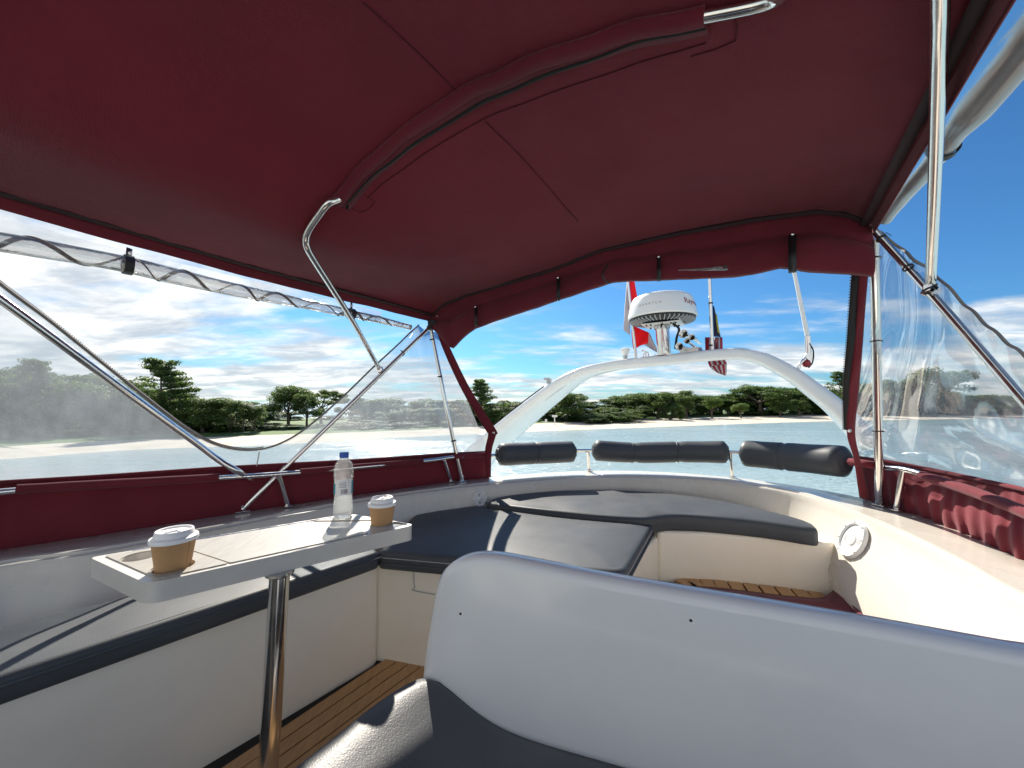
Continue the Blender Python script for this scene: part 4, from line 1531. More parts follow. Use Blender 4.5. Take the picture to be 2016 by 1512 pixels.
def bolster(path, r, seams, label):
    pts = catmull(path, 14)
    n = len(pts)
    L = sum((b - a).length for a, b in zip(pts, pts[1:]))
    rs, s = [], 0
    for i, p in enumerate(pts):
        if i: s += (pts[i] - pts[i - 1]).length
        e = min(s, L - s)
        rr_ = r if e > .03 else r * math.sqrt(max(.02, 1 - ((.03 - e) / .03) ** 2 * .45))
        for q in seams:
            rr_ -= .007 * math.exp(-((s / L - q) / .02) ** 2)
        rr_ += .0022 * noise.noise(p * 9)
        rs.append(rr_)
    rs[0] *= .8; rs[-1] *= .8
    t = thing('padded_bolster', label, 'bolster', pts[n // 2] - V((0, 0, r)), 'padded bolsters on the aft rail')
    tube('padding', pts, rs, M['upholstery'], t, 28, smooth=60)
    for q in seams:
        i = int(q * (n - 1))
        tt = (pts[min(n - 1, i + 1)] - pts[i - 1]).normalized()
        lathe('seam', [(r - .006, -.006), (r - .0005, -.0045), (r + .0012, 0), (r - .0005, .0045), (r - .006, .006)], pts[i], M['upholstery'], t, 28, tt, closed=True)
    for e_, s_ in ((0, -1), (n - 1, 1)):
        tt = (pts[1] - pts[0]).normalized() if e_ == 0 else (pts[-1] - pts[-2]).normalized()
        lathe('end_disc', [(rs[e_] * .93, 0), (rs[e_] * .9, .004 * s_), (.016, .006 * s_), (.014, -.01 * s_)], pts[e_], M['upholstery'], t, 28, tt)
    return t


bolster([PY(980, 895, 2.56), PY(1055, 892, 2.67), PY(1131, 889, 2.735)], .074, [.5], 'dark grey padded bolster at left of the stern rail')
bolster([PY(1168, 886.5, 2.76), PY(1250, 891, 2.765), PY(1340, 889.5, 2.70), PY(1434, 890, 2.565)], .073, [.33, .66], 'long dark grey padded bolster in the middle of the stern rail')
bolster([PY(1462, 892, 2.50), PY(1560, 900, 2.27), PY(1668, 909, 2.0)], .082, [.42], 'thick dark grey padded bolster at right, catching the sun')

# ------------------------------------------------------------------ bimini canopy
Lc, Rc = PZ(852, 622, .545), PZ(1714, 443, .66)
chord = Rc - Lc; chord.z = 0
CW = chord.length
cdir = chord.normalized()
cnrm = V((-cdir.y, cdir.x, 0))
cnrm = cnrm if cnrm.y > 0 else -cnrm
l1 = PZ(0, 398, .545); r1 = PZ(1960, 0, .66)
dL = V((l1.x - Lc.x, l1.y - Lc.y, 0)).normalized()
dR = V((r1.x - Rc.x, r1.y - Rc.y, 0)).normalized()
fold_px = [(852, 622), (876, 598), (922, 579), (986, 561), (1080, 533), (1180, 493), (1324, 461), (1496, 430), (1611, 415), (1669, 421), (1714, 443)]
zs_, ss_ = [], []
for a, b in fold_px:
    p = PPL(a, b, (Lc.x, Lc.y, 0), cnrm)
    ss_.append(max(0, min(1, (V((p.x, p.y, 0)) - V((Lc.x, Lc.y, 0))).dot(cdir) / CW))); zs_.append(p.z)
VB = 1.06
bow_px = [(600, 470), (667, 382), (709, 326), (821, 233), (914, 172), (1026, 119), (1166, 65), (1287, 28), (1385, 5)]
bL = V((Lc.x, Lc.y, 0)) + dL * VB; bR = V((Rc.x, Rc.y, 0)) + dR * VB
bdir = (bR - bL).normalized(); bn_ = V((-bdir.y, bdir.x, 0)); bw = (bR - bL).length
zb_, sb_ = [], []
for a, b in bow_px:
    p = PPL(a, b, bL, bn_)
    sb_.append((V((p.x, p.y, 0)) - bL).dot(bdir) / bw); zb_.append(p.z)
print('AFT s', [round(x, 2) for x in ss_], 'z', [round(x, 2) for x in zs_], 'W', round(CW, 2))
print('BOW s', [round(x, 2) for x in sb_], 'z', [round(x, 2) for x in zb_], 'W', round(bw, 2))
print('dL', dL, 'dR', dR, 'Lc', Lc, 'Rc', Rc)


def smooth_prof(s_, z_, z0, z1):
    xs = [0] + [x for x in s_ if .02 < x < .98] + [1]
    zz = [z0] + [z for x, z in zip(s_, z_) if .02 < x < .98] + [z1]
    q = np.polyfit(np.array(xs), np.array(zz), 5, w=[4] + [1] * (len(xs) - 2) + [4])
    return lambda s: float(np.polyval(q, s))


fa_ = smooth_prof(ss_, zs_, Lc.z, Rc.z)
_xs = np.linspace(0, 1, 101)
_zz = np.interp(_xs, [0, .08] + sb_ + [.92, 1.0], [.545, .555] + zb_ + [.72, .66])
for _ in range(3):
    _zz[2:-2] = (_zz[:-4] + _zz[1:-3] + _zz[2:-2] + _zz[3:-1] + _zz[4:]) / 5
fb_ = lambda s: interp(s, _xs, _zz)


def canopy(s, v):
    d0 = V((Lc.x, Lc.y, 0)) + dL * v
    d1 = V((Rc.x, Rc.y, 0)) + dR * v
    p = d0.lerp(d1, s)
    sc = max(0.0, min(1.0, s))
    za, zb = interp(sc, ss_, zs_), fb_(sc)
    t = min(1, v / VB) if v > 0 else 0
    t2 = t * t * (3 - 2 * t)
    z = za + (zb - za) * t2
    if v > VB:
        z += .03 * (v - VB)
    # slack between the bows
    z -= .018 * math.sin(PI * t) * math.sin(PI * sc)
    p.z = z
    return p


CL = 2.2
cn = thing('bimini_canopy', 'maroon canvas bimini canopy stretched overhead', 'canopy', V((0, 1.0, .5)))
us = [0, .01, .02, .035, .05, .075] + list(np.linspace(.1, .9, 41)) + [.925, .95, .965, .98, .99, 1]
vs = list(np.linspace(0, CL, 60))


def cfab(s, v):
    p = canopy(s, v)
    p.z += .010 * noise.noise(V((p.x * 2.0 + p.y, p.y * 1.6, 0))) + .0035 * noise.noise(V((p.x * 6 + p.y * 3, p.y * 3, 3)))
    # puckers along the sewn edges and tension folds out of the corners
    w_ = CW * s
    p.z += .0035 * math.sin(w_ * 75 + 2 * noise.noise(V((w_ * 5, 0, 0)))) * math.exp(-v / .07) * min(1, v / .02)
    for e_ in (w_, CW - w_):
        p.z += .003 * math.sin(v * 62 + 2 * noise.noise(V((v * 5, e_, 0)))) * math.exp(-e_ / .06) * min(1, e_ / .02)
        dd_ = math.hypot(e_, v)
        an_ = math.atan2(v, e_ + 1e-4)
        p.z += .007 * math.sin(an_ * 13) * math.exp(-dd_ / .4) * min(1, dd_ / .15) * math.sin(an_ * 2)
    p.z += .0035 * math.sin(w_ * 30 + 3 * noise.noise(V((w_ * 3, v, 0)))) * math.exp(-abs(v - VB) / .10)
    # drape lines running diagonally off the bow
    p.z += .003 * math.sin(9 * s + 3 * v) * math.exp(-((v - VB) / .5) ** 2)
    return p


rows = [[cfab(s, v) for s in us] for v in vs]
sheet('canopy_top', rows, M['canvas'], cn, .003)


def chit(px, py, g=(.5, .8)):
    return invert(canopy, px, py, g)


# side valances and dark edge binding
def edge_pts(s, v0, v1, n, dz=0.0):
    return [canopy(s, v0 + (v1 - v0) * i / (n - 1)) + V((0, 0, dz)) for i in range(n)]


for s, d in ((0, -1), (1, 1)):
    top = edge_pts(s, 0, CL, 60, .004)
    out = cdir * d
    rws = []
    for k in range(5):
        t = k / 4
        rws.append([p + out * (.006 * t) + V((0, 0, -.042 * t + .0035 * noise.noise(p * 6) * t)) for p in top])
    sheet('side_valance', rws, M['canvas_thick'], cn, .004)
    tube('edge_binding', [p - out * .02 + V((0, 0, -.004)) for p in top], .014, M['dark_binding'], cn, 8, flat=.5)
ab = [canopy(s, .012) + V((0, 0, -.008)) for s in np.linspace(0.01, .99, 60)]
tube('edge_binding', ab, .012, M['dark_binding'], cn, 8)


def on_canopy_line(name, pxs, r, mat, dz=-.004, g=(.5, .8), flat=1.0, n=6):
    pts = []
    for a, b in pxs:
        s, v = chit(a, b, g); g = (s, v)
        pts.append((s, v))
    sv = catmull([V((s, v, 0)) for s, v in pts], n)
    tube(name, [cfab(q.x, q.y) + V((0, 0, dz)) for q in sv], r, mat, cn, 8, flat=flat)
    return pts


on_canopy_line('seam', [(714, 9), (770, 60), (896, 177)], .0016, M['thread'], -.003, (.5, 1.4))
on_canopy_line('seam', [(956, 238), (1040, 325), (1138, 434)], .0016, M['thread'], -.003, (.5, .6))
on_canopy_line('seam', [(723, 387), (800, 325), (952, 233), (1080, 182), (1213, 135), (1390, 78)], .0014, M['thread'], -.003, (.4, .9))
on_canopy_line('reinforcing_patch', [(1360, 105), (1448, 75), (1440, 5)], .0014, M['thread'], -.003, (.8, .9), n=2)
on_canopy_line('reinforcing_patch', [(684, 398), (710, 415), (738, 395), (718, 380)], .0014, M['thread'], -.003, (.4, .9), n=2)
on_canopy_line('bow_zip', [(683, 392), (737, 338), (854, 254), (989, 179), (1166, 105), (1287, 63), (1390, 40)], .005, M['black_plastic'], -.008, (.4, .95))
zp = chit(684, 396, (.4, .95)); q = canopy(*zp)
mesh_obj('zip_pull', *box_geo(q + V((0, 0, -.018)), (.008, 0, 0), (0, .004, 0), (0, 0, .022)), M['black_plastic'], cn)
# sleeve round the bow
sv = []
g = (.35, 1.05)
for a, b in ((660, 392), (709, 333), (821, 240), (914, 179), (1026, 126), (1166, 72), (1287, 36), (1387, 13)):
    g = chit(a, b, g); sv.append(V((g[0], g[1], 0)))
sl = catmull(sv, 6)
sleeve = [cfab(q.x, q.y) + V((0, 0, -.012)) for q in sl]
tube('bow_sleeve', sleeve, [.020 + .0015 * noise.noise(p * 10) for p in sleeve], M['canvas'], cn, 14, flat=.8)
fl1 = [cfab(q.x, q.y + .004) + V((0, 0, -.006)) for q in sl]
fl2 = [cfab(q.x, q.y - .055) + V((0, 0, -.004)) for q in sl]
sheet('sleeve_flap', [fl1, [a.lerp(b, .5) + V((0, 0, -.006)) for a, b in zip(fl1, fl2)], fl2], M['canvas'], cn, .002)

# rolled aft curtain hanging from the aft edge
LOWX = [852, 868, 884, 892, 905, 922, 936, 970, 1000, 1050, 1100, 1150, 1198, 1206, 1330, 1440, 1482, 1531, 1560, 1580, 1620, 1669, 1700, 1716]
LOWY = [648, 664, 683, 686, 672, 656, 647, 634, 624, 608, 591, 575, 558, 556, 551, 546, 541, 529, 531, 535, 538, 541, 543, 545]
cu = thing('rolled_curtain', 'rolled up maroon aft curtain tied under the canopy edge with black straps', 'curtain', V((.3, 1.7, .45)))
ss = list(np.linspace(.0, 1, 90))
rows = []
for s in ss:
    F = canopy(s, .01) + V((0, 0, -.010))
    fx, fy = proj(F)
    low = PY(fx, interp(fx, LOWX, LOWY), F.y + .01)
    hgt = max(.03, F.z - low.z)
    fat = .019 + .007 * noise.noise(V((s * 9, 0, 2)))
    row = []
    lump = .35 + .15 * noise.noise(V((s * 14, 1, 0)))
    for k in range(17):
        t = k / 16
        # front face: flat valance first, then the bulging roll, round the bottom and back up
        if t < .25:
            zf = t / .25 * .42; y_ = -.004
        elif t < .75:
            th_ = (t - .25) / .5 * PI
            zf = .42 + .58 * (1 - math.cos(th_)) / 2; y_ = -fat * math.sin(th_) * 1.3
        else:
            zf = 1 - (t - .75) / .25 * .9; y_ = fat * .9 * math.sin((t - .75) / .25 * PI) + .01
        wr = (.007 * noise.noise(V((s * 30, zf * 3, 5))) + .010 * noise.noise(V((s * 16 + zf * 4, zf * 2, 8)))) * (1 if zf > .1 else 0)
        row.append(V((F.x, F.y, F.z - hgt * zf)) + cnrm * (y_ + wr))
    rows.append(row)
sheet('curtain_roll', rows, M['canvas_thick'], cu, .003)
for px, top, bot in ((937, 604, 640), (1099, 547, 590), (1297, 506, 551), (1560, 462, 534)):
    s0 = min(ss, key=lambda s: abs(proj(canopy(s, .01))[0] - px))
    F = canopy(s0, .01)
    sp = [PY(px, top, F.y - .02), PY(px, (top + bot) / 2, F.y - .06), PY(px, bot - 4, F.y - .045), PY(px, bot + 2, F.y - .005), PY(px, bot - 12, F.y + .04)]
    w = cdir * (.0085 if px < 1500 else .013)
    c_ = catmull(sp, 5)
    so = sheet('strap', [[p - w for p in c_], [p + w for p in c_]], M['black_plastic'], cu, .003)
    ORG[so.name] = ORG[cu.name]
    lathe('press_stud', [(.006, 0), (.006, .003), (.002, .005)], sp[0] - cnrm * .006, M['steel'], so, 12, -cnrm)
# loose strap end and the pale edge of the rolled window
c_ = catmull([PY(1196, 522, 1.68), PY(1187, 540, 1.66), PY(1192, 552, 1.68), PY(1200, 557, 1.7)], 5)
tube('loose_strap', c_, .004, M['black_plastic'], cu, 8)
sp = [PY(1335, 531, 1.50), PY(1380, 528, 1.44), PY(1432, 521, 1.37)]
sp2 = [PY(1335, 532, 1.49), PY(1380, 532, 1.43), PY(1432, 532, 1.36)]
sheet('window_edge', [catmull(sp, 4), catmull(sp2, 4)], M['vinyl_roll'], cu, .003)

# maroon strips edging the aft opening
def ribbon(name, L_, R_, Y_, mat, parent, thick=.004, n=6, amp=.0, freq=30):
    a = catmull([PY(x, y, d) for (x, y), d in zip(L_, Y_)], n)
    b = catmull([PY(x, y, d) for (x, y), d in zip(R_, Y_)], n)
    rws = []
    for k in range(6):
        t = k / 5
        rws.append([p.lerp(q, t) + V((0, -1, 0)) * (amp * math.sin(i * .9 + t * 2) * math.sin(PI * t) + .006 * math.sin(PI * t)) for i, (p, q) in enumerate(zip(a, b))])
    return sheet(name, rws, mat, parent, thick)


ls = thing('curtain_post_strip', 'maroon canvas strip slanting down the left side of the stern opening', 'canvas strip', PY(966, 945, 2.5))
ribbon('strip', [(856, 640), (873, 689), (911, 771), (955, 845), (961, 856), (955, 888), (957, 938)], [(868, 640), (888, 689), (929, 771), (976, 845), (976, 858), (968, 888), (966, 940)], [2.36, 2.39, 2.44, 2.5, 2.5, 2.5, 2.48], M['canvas_thick'], ls, amp=.003)
lathe('press_stud', [(.008, 0), (.008, .003), (.002, .006)], PY(972, 852, 2.475), M['steel_brushed'], ls, 12, (0, -1, 0))
sheet('light_slot', [[PY(865, 642, 2.35), PY(877, 664, 2.36)], [PY(867, 641, 2.35), PY(879, 663, 2.36)]], M['rust_white'], ls, .001)
rs_ = thing('curtain_zip_strip', 'maroon canvas strip with black zip down the right side of the stern opening', 'canvas strip', PY(1700, 975, 1.95))
YR = [1.44, 1.48, 1.56, 1.64, 1.74, 1.84, 1.92]
zo_ = ribbon('strip', [(1703, 448), (1691, 545), (1684, 660), (1672, 760), (1667, 850), (1681, 905), (1692, 980)], [(1722, 448), (1708, 545), (1699, 660), (1691, 760), (1683, 850), (1693, 905), (1714, 986)], YR, M['canvas_thick'], rs_, amp=.006)
zt = ribbon('zip_tape', [(1676, 541), (1668, 660), (1660, 760), (1661, 845)], [(1693, 541), (1685, 660), (1674, 760), (1669, 848)], [1.485, 1.565, 1.645, 1.74], M['black_rubber'], rs_, amp=.002)
tp = catmull([PY(x - 1, y, d) for (x, y), d in zip([(1676, 541), (1668, 660), (1660, 760), (1661, 845)], [1.485, 1.565, 1.645, 1.74])], 22)
gz = [box_geo(p, (.006, 0, 0), (0, .003, 0), (0, 0, .004)) for p in tp]
v, f = join_geo(*gz)
tag(mesh_obj('zip_teeth', v, f, M['black_plastic'], rs_), kind='stuff')
lathe('press_stud', [(.008, 0), (.008, .003), (.002, .006)], PY(1672, 848, 1.725), M['steel_brushed'], rs_, 12, (-.3, -1, 0))

# ------------------------------------------------------------------ stainless canopy frame
fr_l = thing('canopy_frame', 'crossed stainless canopy struts on the left coaming', 'frame', PZ(475, 1005, ZO))
Lj = PY(850, 640, Lc.y - .02)
b475 = PZ(477, 1003, ZO + .012)
tube('strut', [Lj, b475], .0115, M['steel'], fr_l, 16)
b907 = PZ(909, 944, ZO + .01)
tube('post', [PY(848, 646, Lc.y - .02), PY(857, 690, 2.40), PY(866, 735, 2.39), PY(876, 790, 2.385), b907], [.011, .0112, .0115, .0122, .0122], M['steel'], fr_l, 16)
for (a, b, y) in ((851, 668, 2.39), (866, 741, 2.38), (893, 868, 2.37)):
    lathe('cable_tie', [(.0135, -.003), (.0165, -.003), (.0165, .003), (.0135, .003)], PY(a, b, y - .004), M['black_plastic'], fr_l, 14, (Lj - b907).normalized(), closed=True)


def foot(p, parent, d):
    hg = mesh_obj('hinge_foot', *join_geo(box_geo(p + V((0, 0, -.008)), d * .055, V((-d.y, d.x, 0)) * .026, (0, 0, .005)), box_geo(p + V((0, 0, .008)) + d * .004, d * .020, V((-d.y, d.x, 0)) * .004, (0, 0, .032)), box_geo(p + V((0, 0, .008)) + V((-d.y, d.x, 0)) * .014, d * .02, V((-d.y, d.x, 0)) * .004, (0, 0, .032))), M['steel'], parent)
    lathe('bolt', [(.006, -.012), (.006, .022)], p + V((0, 0, .014)), M['steel_brushed'], hg, 10, V((-d.y, d.x, 0)))
    return hg


foot(b475, fr_l, V((.75, .66, 0)))
foot(b907, fr_l, V((.75, .66, 0)))
tz = lambda px, py, k: Lj.lerp(b475, k)
# forward bow leg coming in from the left
kD = .82
j1 = Lj.lerp(b475, .845)
D_pts = [PY(-160, 470, 1.02), PY(0, 588, 1.13), PY(200, 736, 1.33), PY(380, 868, 1.58), PY(430, 905, 1.655), PY(470, 929, 1.70), PY(506, 950, j1.y - .02)]
tube('bow_leg', catmull(D_pts, 6), .0125, M['steel'], fr_l, 16)
hg = mesh_obj('hinge_fitting', *join_geo(box_geo(PY(512, 954, j1.y - .02), (.035, .004, -.02), (0, .02, 0), (.008, 0, .014)), box_geo(PY(521, 960, j1.y - .01), (.02, .01, .012), (0, .034, 0), (-.012, 0, .02))), M['steel'], fr_l)
lathe('bolt', [(.006, -.018), (.006, .018)], PY(510, 953, j1.y - .02), M['steel_brushed'], hg, 10, (0, 1, 0))
# middle bow: leg up from the strut, bend, then into the sleeve
kC = .34
jC = Lj.lerp(b475, .305)
bend = [canopy(sb_[0], VB + .0) + V((0, 0, -.02))]
def under(a, b, g=(.2, 1.0)):
    q_ = canopy(*chit(a, b, g))
    return PY(a, b, q_.y - .035)


yb_ = under(601, 474).y
lerpY = lambda k: 1 / (1 / (jC.y - .02) * (1 - k) + 1 / yb_ * k)
c_pts = [PY(746, 725, jC.y - .02), PY(700, 642, lerpY(.33)), PY(652, 565, lerpY(.64)), PY(617, 510, lerpY(.87)), PY(605, 488, lerpY(.96)), PY(602, 471, yb_)] + [PY(a_, b_, yb_ + (sleeve[2].y - .03 - yb_) * k_) for a_, b_, k_ in ((607, 453, .22), (625, 426, .55), (646, 400, .85))]
c_pts += [sleeve[2] + V((0, 0, -.002)), sleeve[6]]
tube('bow', catmull(c_pts, 7), .0122, M['steel'], fr_l, 16)
mesh_obj('hinge_fitting', *box_geo(PY(748, 728, jC.y - .012), (.026, .004, .016), (0, .03, 0), (-.010, 0, .022)), M['steel'], fr_l)
mesh_obj('hinge_fitting', *join_geo(box_geo(PY(851, 636, Lc.y - .03), (.05, 0, .004), (0, .03, 0), (-.002, 0, .03)), box_geo(PY(846, 645, Lc.y - .03), (.02, 0, -.02), (0, .034, 0), (.014, 0, .02))), M['black_plastic'], fr_l)
lathe('bolt', [(.005, -.004), (.005, .004)], PY(861, 623, Lc.y - .06), M['steel'], fr_l, 10, (0, 1, 0))
tube('zip_tie', catmull([PY(789, 690, 2.1), PY(796, 696, 2.08), PY(792, 701, 2.08)], 4), .003, M['black_plastic'], fr_l, 6)

fr_r = thing('canopy_frame', 'thick stainless canopy struts and post on the right coaming', 'frame', PZ(1732, 993, ZO))
b1732 = PZ(1732, 991, ZO + .012)
topR = PY(1721, 470, 1.42)
tube('post', [topR, topR.lerp(b1732, .6), b1732], [.0148, .0162, .0162], M['steel'], fr_r, 20)
tube('strut', catmull([PY(1722, 455, 1.40), PY(1830, 575, 1.22), PY(1925, 684, 1.10), PY(2016, 790, .99), PY(2160, 960, .86)], 5), .0115, M['steel'], fr_r, 16)
tube('bow', catmull([PY(1832, 560, 1.215), PY(1838, 420, 1.0), PY(1843, 280, .845), PY(1848, 130, .705), PY(1851, 20, .615), PY(1846, -40, .575), PY(1800, -110, .54)], 6), [.0125] * 37, M['steel'], fr_r, 18)
mesh_obj('hinge_fitting', *join_geo(box_geo(PY(1832, 566, 1.21), (.024, 0, .0), (0, .02, 0), (0, 0, .02)), box_geo(PY(1833, 574, 1.215), (.03, 0, -.012), (0, .03, 0), (.01, 0, .02))), M['steel'], fr_r)
foot(b1732, fr_r, V((.1, -1, 0)))
for (a, b, y, d) in ((1723, 503, 1.43, (0, 0, 1)), (1727, 655, 1.52, (0, 0, 1)), (1730, 848, 1.68, (0, 0, 1))):
    lathe('cable_tie', [(.0168, -.0025), (.0205, -.0025), (.0205, .0025), (.0168, .0025)], PPL(a, b, topR, V((0, 1, 0))) if False else topR.lerp(b1732, (b - 470) / (991 - 470) * .93), M['black_plastic'], fr_r, 16, d, closed=True)
for (a, b, y) in ((1735, 470, 1.375), (1788, 527, 1.275), (1828, 572, 1.2)):
    dd = (PY(1925, 684, 1.10) - PY(1722, 455, 1.40)).normalized()
    lathe('cable_tie', [(.0118, -.0025), (.0155, -.0025), (.0155, .0025), (.0118, .0025)], PY(a, b, y), M['black_plastic'], fr_r, 14, dd, closed=True)
    tube('tie_tail', [PY(a, b - 4, y - .01), PY(a + 10, b - 12, y - .015), PY(a + 20, b - 6, y - .01)], .0012, M['black_plastic'], fr_r, 5)
# bright end of the sleeved tube at the top of the picture
mt = [sleeve[-1] + (sleeve[-1] - sleeve[-2]).normalized() * (-.02), sleeve[-1] + (sleeve[-1] - sleeve[-4]).normalized() * .12, V((.70, .66, .70))]
tube('bow', catmull([mt[0], mt[1], PY(1560, -70, .58), PY(1720, -120, .60)], 6), .0125, M['steel'], fr_r, 16)

# ------------------------------------------------------------------ clear vinyl side curtains
B0_, B1_ = PY(962, 886, 2.46), PY(0, 947, outer_at(0).y + .05)
T0_, T1_ = PZ(856, 640, .515), PZ(0, 432, .53)


def lpatch(a, w):
    if a <= 1:
        px = 962 * (1 - a)
        b = PY(px, interp(px, LTX, LTY) - 1, outer_at(min(px, 955)).y + .05)
    else:
        b = B1_ + (outer_at(-200) + V((0, 0, .235)) - B1_) * (a - 1) * 3.0
    t = T0_.lerp(T1_, a) if a <= 1 else T1_ + (T1_ - T0_) * (a - 1) * 1.6
    return b.lerp(t, w)


cl = thing('clear_side_curtain', 'hazy clear vinyl side curtain with zip opening on the left', 'curtain', outer_at(480) + V((0, 0, .2)))
zip_px = [(-60, 510), (0, 558), (100, 633), (200, 713), (300, 792), (370, 845), (420, 873), (470, 885), (520, 883), (570, 864), (620, 829), (680, 776), (740, 718), (800, 662), (824, 640)]
zaw = []
g = (1.05, .8)
for a, b in zip_px:
    g = invert(lpatch, a, b, g); zaw.append(g)
print('ZIP', [(round(a, 2), round(b, 2)) for a, b in zaw])
zc = catmull([V((a, w, 0)) for a, w in zaw], 6)
rows = []
for a in (1.5, 1.3, 1.15):
    rows.append([lpatch(a, .93 * k / 10) for k in range(11)])
for q in zc:
    rows.append([lpatch(q.x, q.y * k / 10) + V((.6, -.7, 0)) * (.004 * noise.noise(V((q.x * 8, k * .4, 0)))) for k in range(11)])
# the last part up to the aft post keeps full height
for a in np.linspace(max(0, zc[-1].x), 0, 5)[1:]:
    rows.append([lpatch(a, .94 * k / 10) for k in range(11)])
sheet('vinyl_panel', rows, M['vinyl_hazy'], cl, 0)
zpts = [lpatch(q.x, q.y) for q in zc]
tube('zip', zpts, .0075, M['zip_grey'], cl, 8, flat=.6)
tv = []
for i, p in enumerate(zpts[:48]):
    for h in (0, .25, .5, .75):
        p2 = p.lerp(zpts[i + 1], h)
        tv.append(box_geo(p2 + V((.001, -.002, .0085)), (.003, 0, 0), (0, .003, 0), (0, 0, .005)))
v, f = join_geo(*tv)
tag(mesh_obj('zip_teeth', v, f, M['zip_grey'], cl), kind='stuff')
tube('zip_cord', [PY(511, 888, outer_at(511).y - .01), PY(505, 918, outer_at(511).y - .01)], .003, M['cord_white'], cl, 6)
# clear strip under the canopy edge and the rolled up window below it
roll_px = [(-120, 458), (0, 479), (125, 500), (253, 524), (370, 552), (480, 576), (590, 598), (690, 619), (760, 634), (806, 645)]
raw_ = []
g = (1.05, .9)
for a, b in roll_px:
    g = invert(lpatch, a, b, g); raw_.append(g)
rc = catmull([V((a, w, 0)) for a, w in raw_], 6)
sheet('upper_strip', [[lpatch(q.x, q.y + (1.0 - q.y) * k / 3) for q in rc[:-7]] for k in range(4)], M['vinyl_clear'], cl, 0)
ro = thing('rolled_window', 'rolled up clear vinyl window strapped under the left canopy edge', 'rolled window', lpatch(.8, .9))
rpts = [lpatch(q.x, q.y) + V((.01, -.012, 0)) for q in rc]
nr = len(rpts)
rad = [.029 * min(1, .55 + (nr - 1 - i) / nr * .9) + .002 * noise.noise(p * 9) for i, p in enumerate(rpts)]
tube('roll', rpts, rad, M['vinyl_roll'], ro, 16)
# zip tape spiralling round inside the roll
hx = []
fine = catmull(rpts, 6)
L = 0
for i, p in enumerate(fine):
    t_ = (fine[min(i + 1, len(fine) - 1)] - fine[max(i - 1, 0)]).normalized()
    if i: L += (fine[i] - fine[i - 1]).length
    a_ = V((0, 0, 1)); a_ = (a_ - t_ * a_.dot(t_)).normalized(); b_ = t_.cross(a_)
    r_ = interp(i / (len(fine) - 1), np.linspace(0, 1, nr), rad) * .9
    ph = L * 36 + 1.6 * noise.noise(V((L * 4, 0, 0)))
    hx.append(p + (a_ * math.cos(ph) + b_ * math.sin(ph)) * r_)
tube('zip_tape', hx, .0075, M['zip_brown'], ro, 6, flat=.35)


def strap_ring(parent, c, t_, r, w=.016, top=None):
    o_ = lathe('strap', [(r, -w), (r + .003, -w), (r + .003, w), (r, w)], c, M['black_plastic'], parent, 20, t_, closed=True)
    if top is not None:
        tube('strap_hanger', [c + (top - c).normalized() * r, top], .011, M['black_plastic'], parent, 8, flat=.35)
    return o_


for k, (a, b, ty) in enumerate(((253, 524, 489), (690, 619, 592))):
    g = invert(lpatch, a, b, (.7, .9)); c = lpatch(*g) + V((.01, -.012, 0))
    t_ = (lpatch(g[0] + .02, g[1]) - lpatch(g[0] - .02, g[1])).normalized()
    strap_ring(ro, c, t_, .031 if k == 0 else .026, .012 if k == 0 else .014, PY(a + 2, ty, c.y))
    lathe('press_stud', [(.005, 0), (.005, .003), (.001, .004)], PY(a + 3, ty + 10, c.y - .015), M['steel'], ro, 10, (0.5, -.8, 0))

# right hand curtain: wrinkled and shining
cr = thing('clear_side_curtain', 'wrinkled shiny clear vinyl side curtain at right', 'curtain', PY(1850, 930, 1.5))


def rpatch(u, t):
    lx = [1690, 1684, 1676, 1684, 1698, 1724]; ly = [903, 880, 845, 760, 640, 452]
    tt = [0, .08, .2, .4, .65, 1]
    left = V((interp(t, tt, lx), interp(t, tt, ly), 0))
    botx = 1690 + (2230 - 1690) * u
    bot = V((botx, interp(botx, RTX, RTY) + 2, 0))
    topx = 1724 + (2230 - 1724) * u
    top = V((topx, interp(topx, [1724, 1760, 1800, 1850, 1900, 1960, 2016, 2230], [440, 470, 508, 548, 600, 655, 700, 880]), 0))
    q = bot.lerp(top, t)
    off_ = left - V((1690, 903, 0)).lerp(V((1724, 440, 0)), t)
    q = q + off_ * max(0, 1 - u * 5)
    yb = PZ(max(botx, 1700), interp(max(botx, 1700), OX + [2300], OY + [1235]), ZO).y + .03
    yt = 1 / interp(topx, [1724, 1925, 2016, 2230], [1 / 1.42, 1 / 1.10, 1 / 1.0, 1 / .82])
    return PY(q.x, q.y, 1 / ((1 - t) / yb + t / yt))


rows = []
for k in range(49):
    t = k / 48
    row = []
    for j in range(73):
        u = j / 72 * .82
        p = rpatch(u, t)
        # creases fanning out from the snap, long vertical sags, a horizontal belly low down
        du, dt = u * 2.2, t - .15
        ang = math.atan2(dt, du + .02)
        rr_ = math.hypot(du, dt)
        w = .016 * math.sin(ang * 11 + 1.3 * noise.noise(V((rr_ * 4, ang * 2, 0)))) * math.exp(-rr_ / .30) * min(1, rr_ * 8)
        w += .016 * math.sin(u * 46 + 2.5 * noise.noise(V((u * 6, t * 2.2, 2)))) * math.exp(-((u - .14) / .10) ** 2) * min(1, t * 2)
        w += .014 * math.sin(t * 16 + u * 5) * math.exp(-((t - .18) / .14) ** 2) * min(1, u * 5)
        w += .010 * noise.noise(V((u * 7, t * 4, 7)))
        row.append(p + V((-.8, -.55, 0)) * (w * 2.0))
    rows.append(row)
sheet('vinyl_panel', rows, M['vinyl_clear'], cr, 0)
hem = [r_ for r_ in rows[-1]]
hem = [p + V((0, 0, .004 * math.sin(i * .8))) for i, p in enumerate(hem)]
tube('hem', hem, .0055, M['zip_grey'], cr, 8, flat=.7)
rr2 = thing('rolled_window', 'thick rolled up clear vinyl window strapped under the right canopy edge', 'rolled window', PY(1880, 280, 1.0))
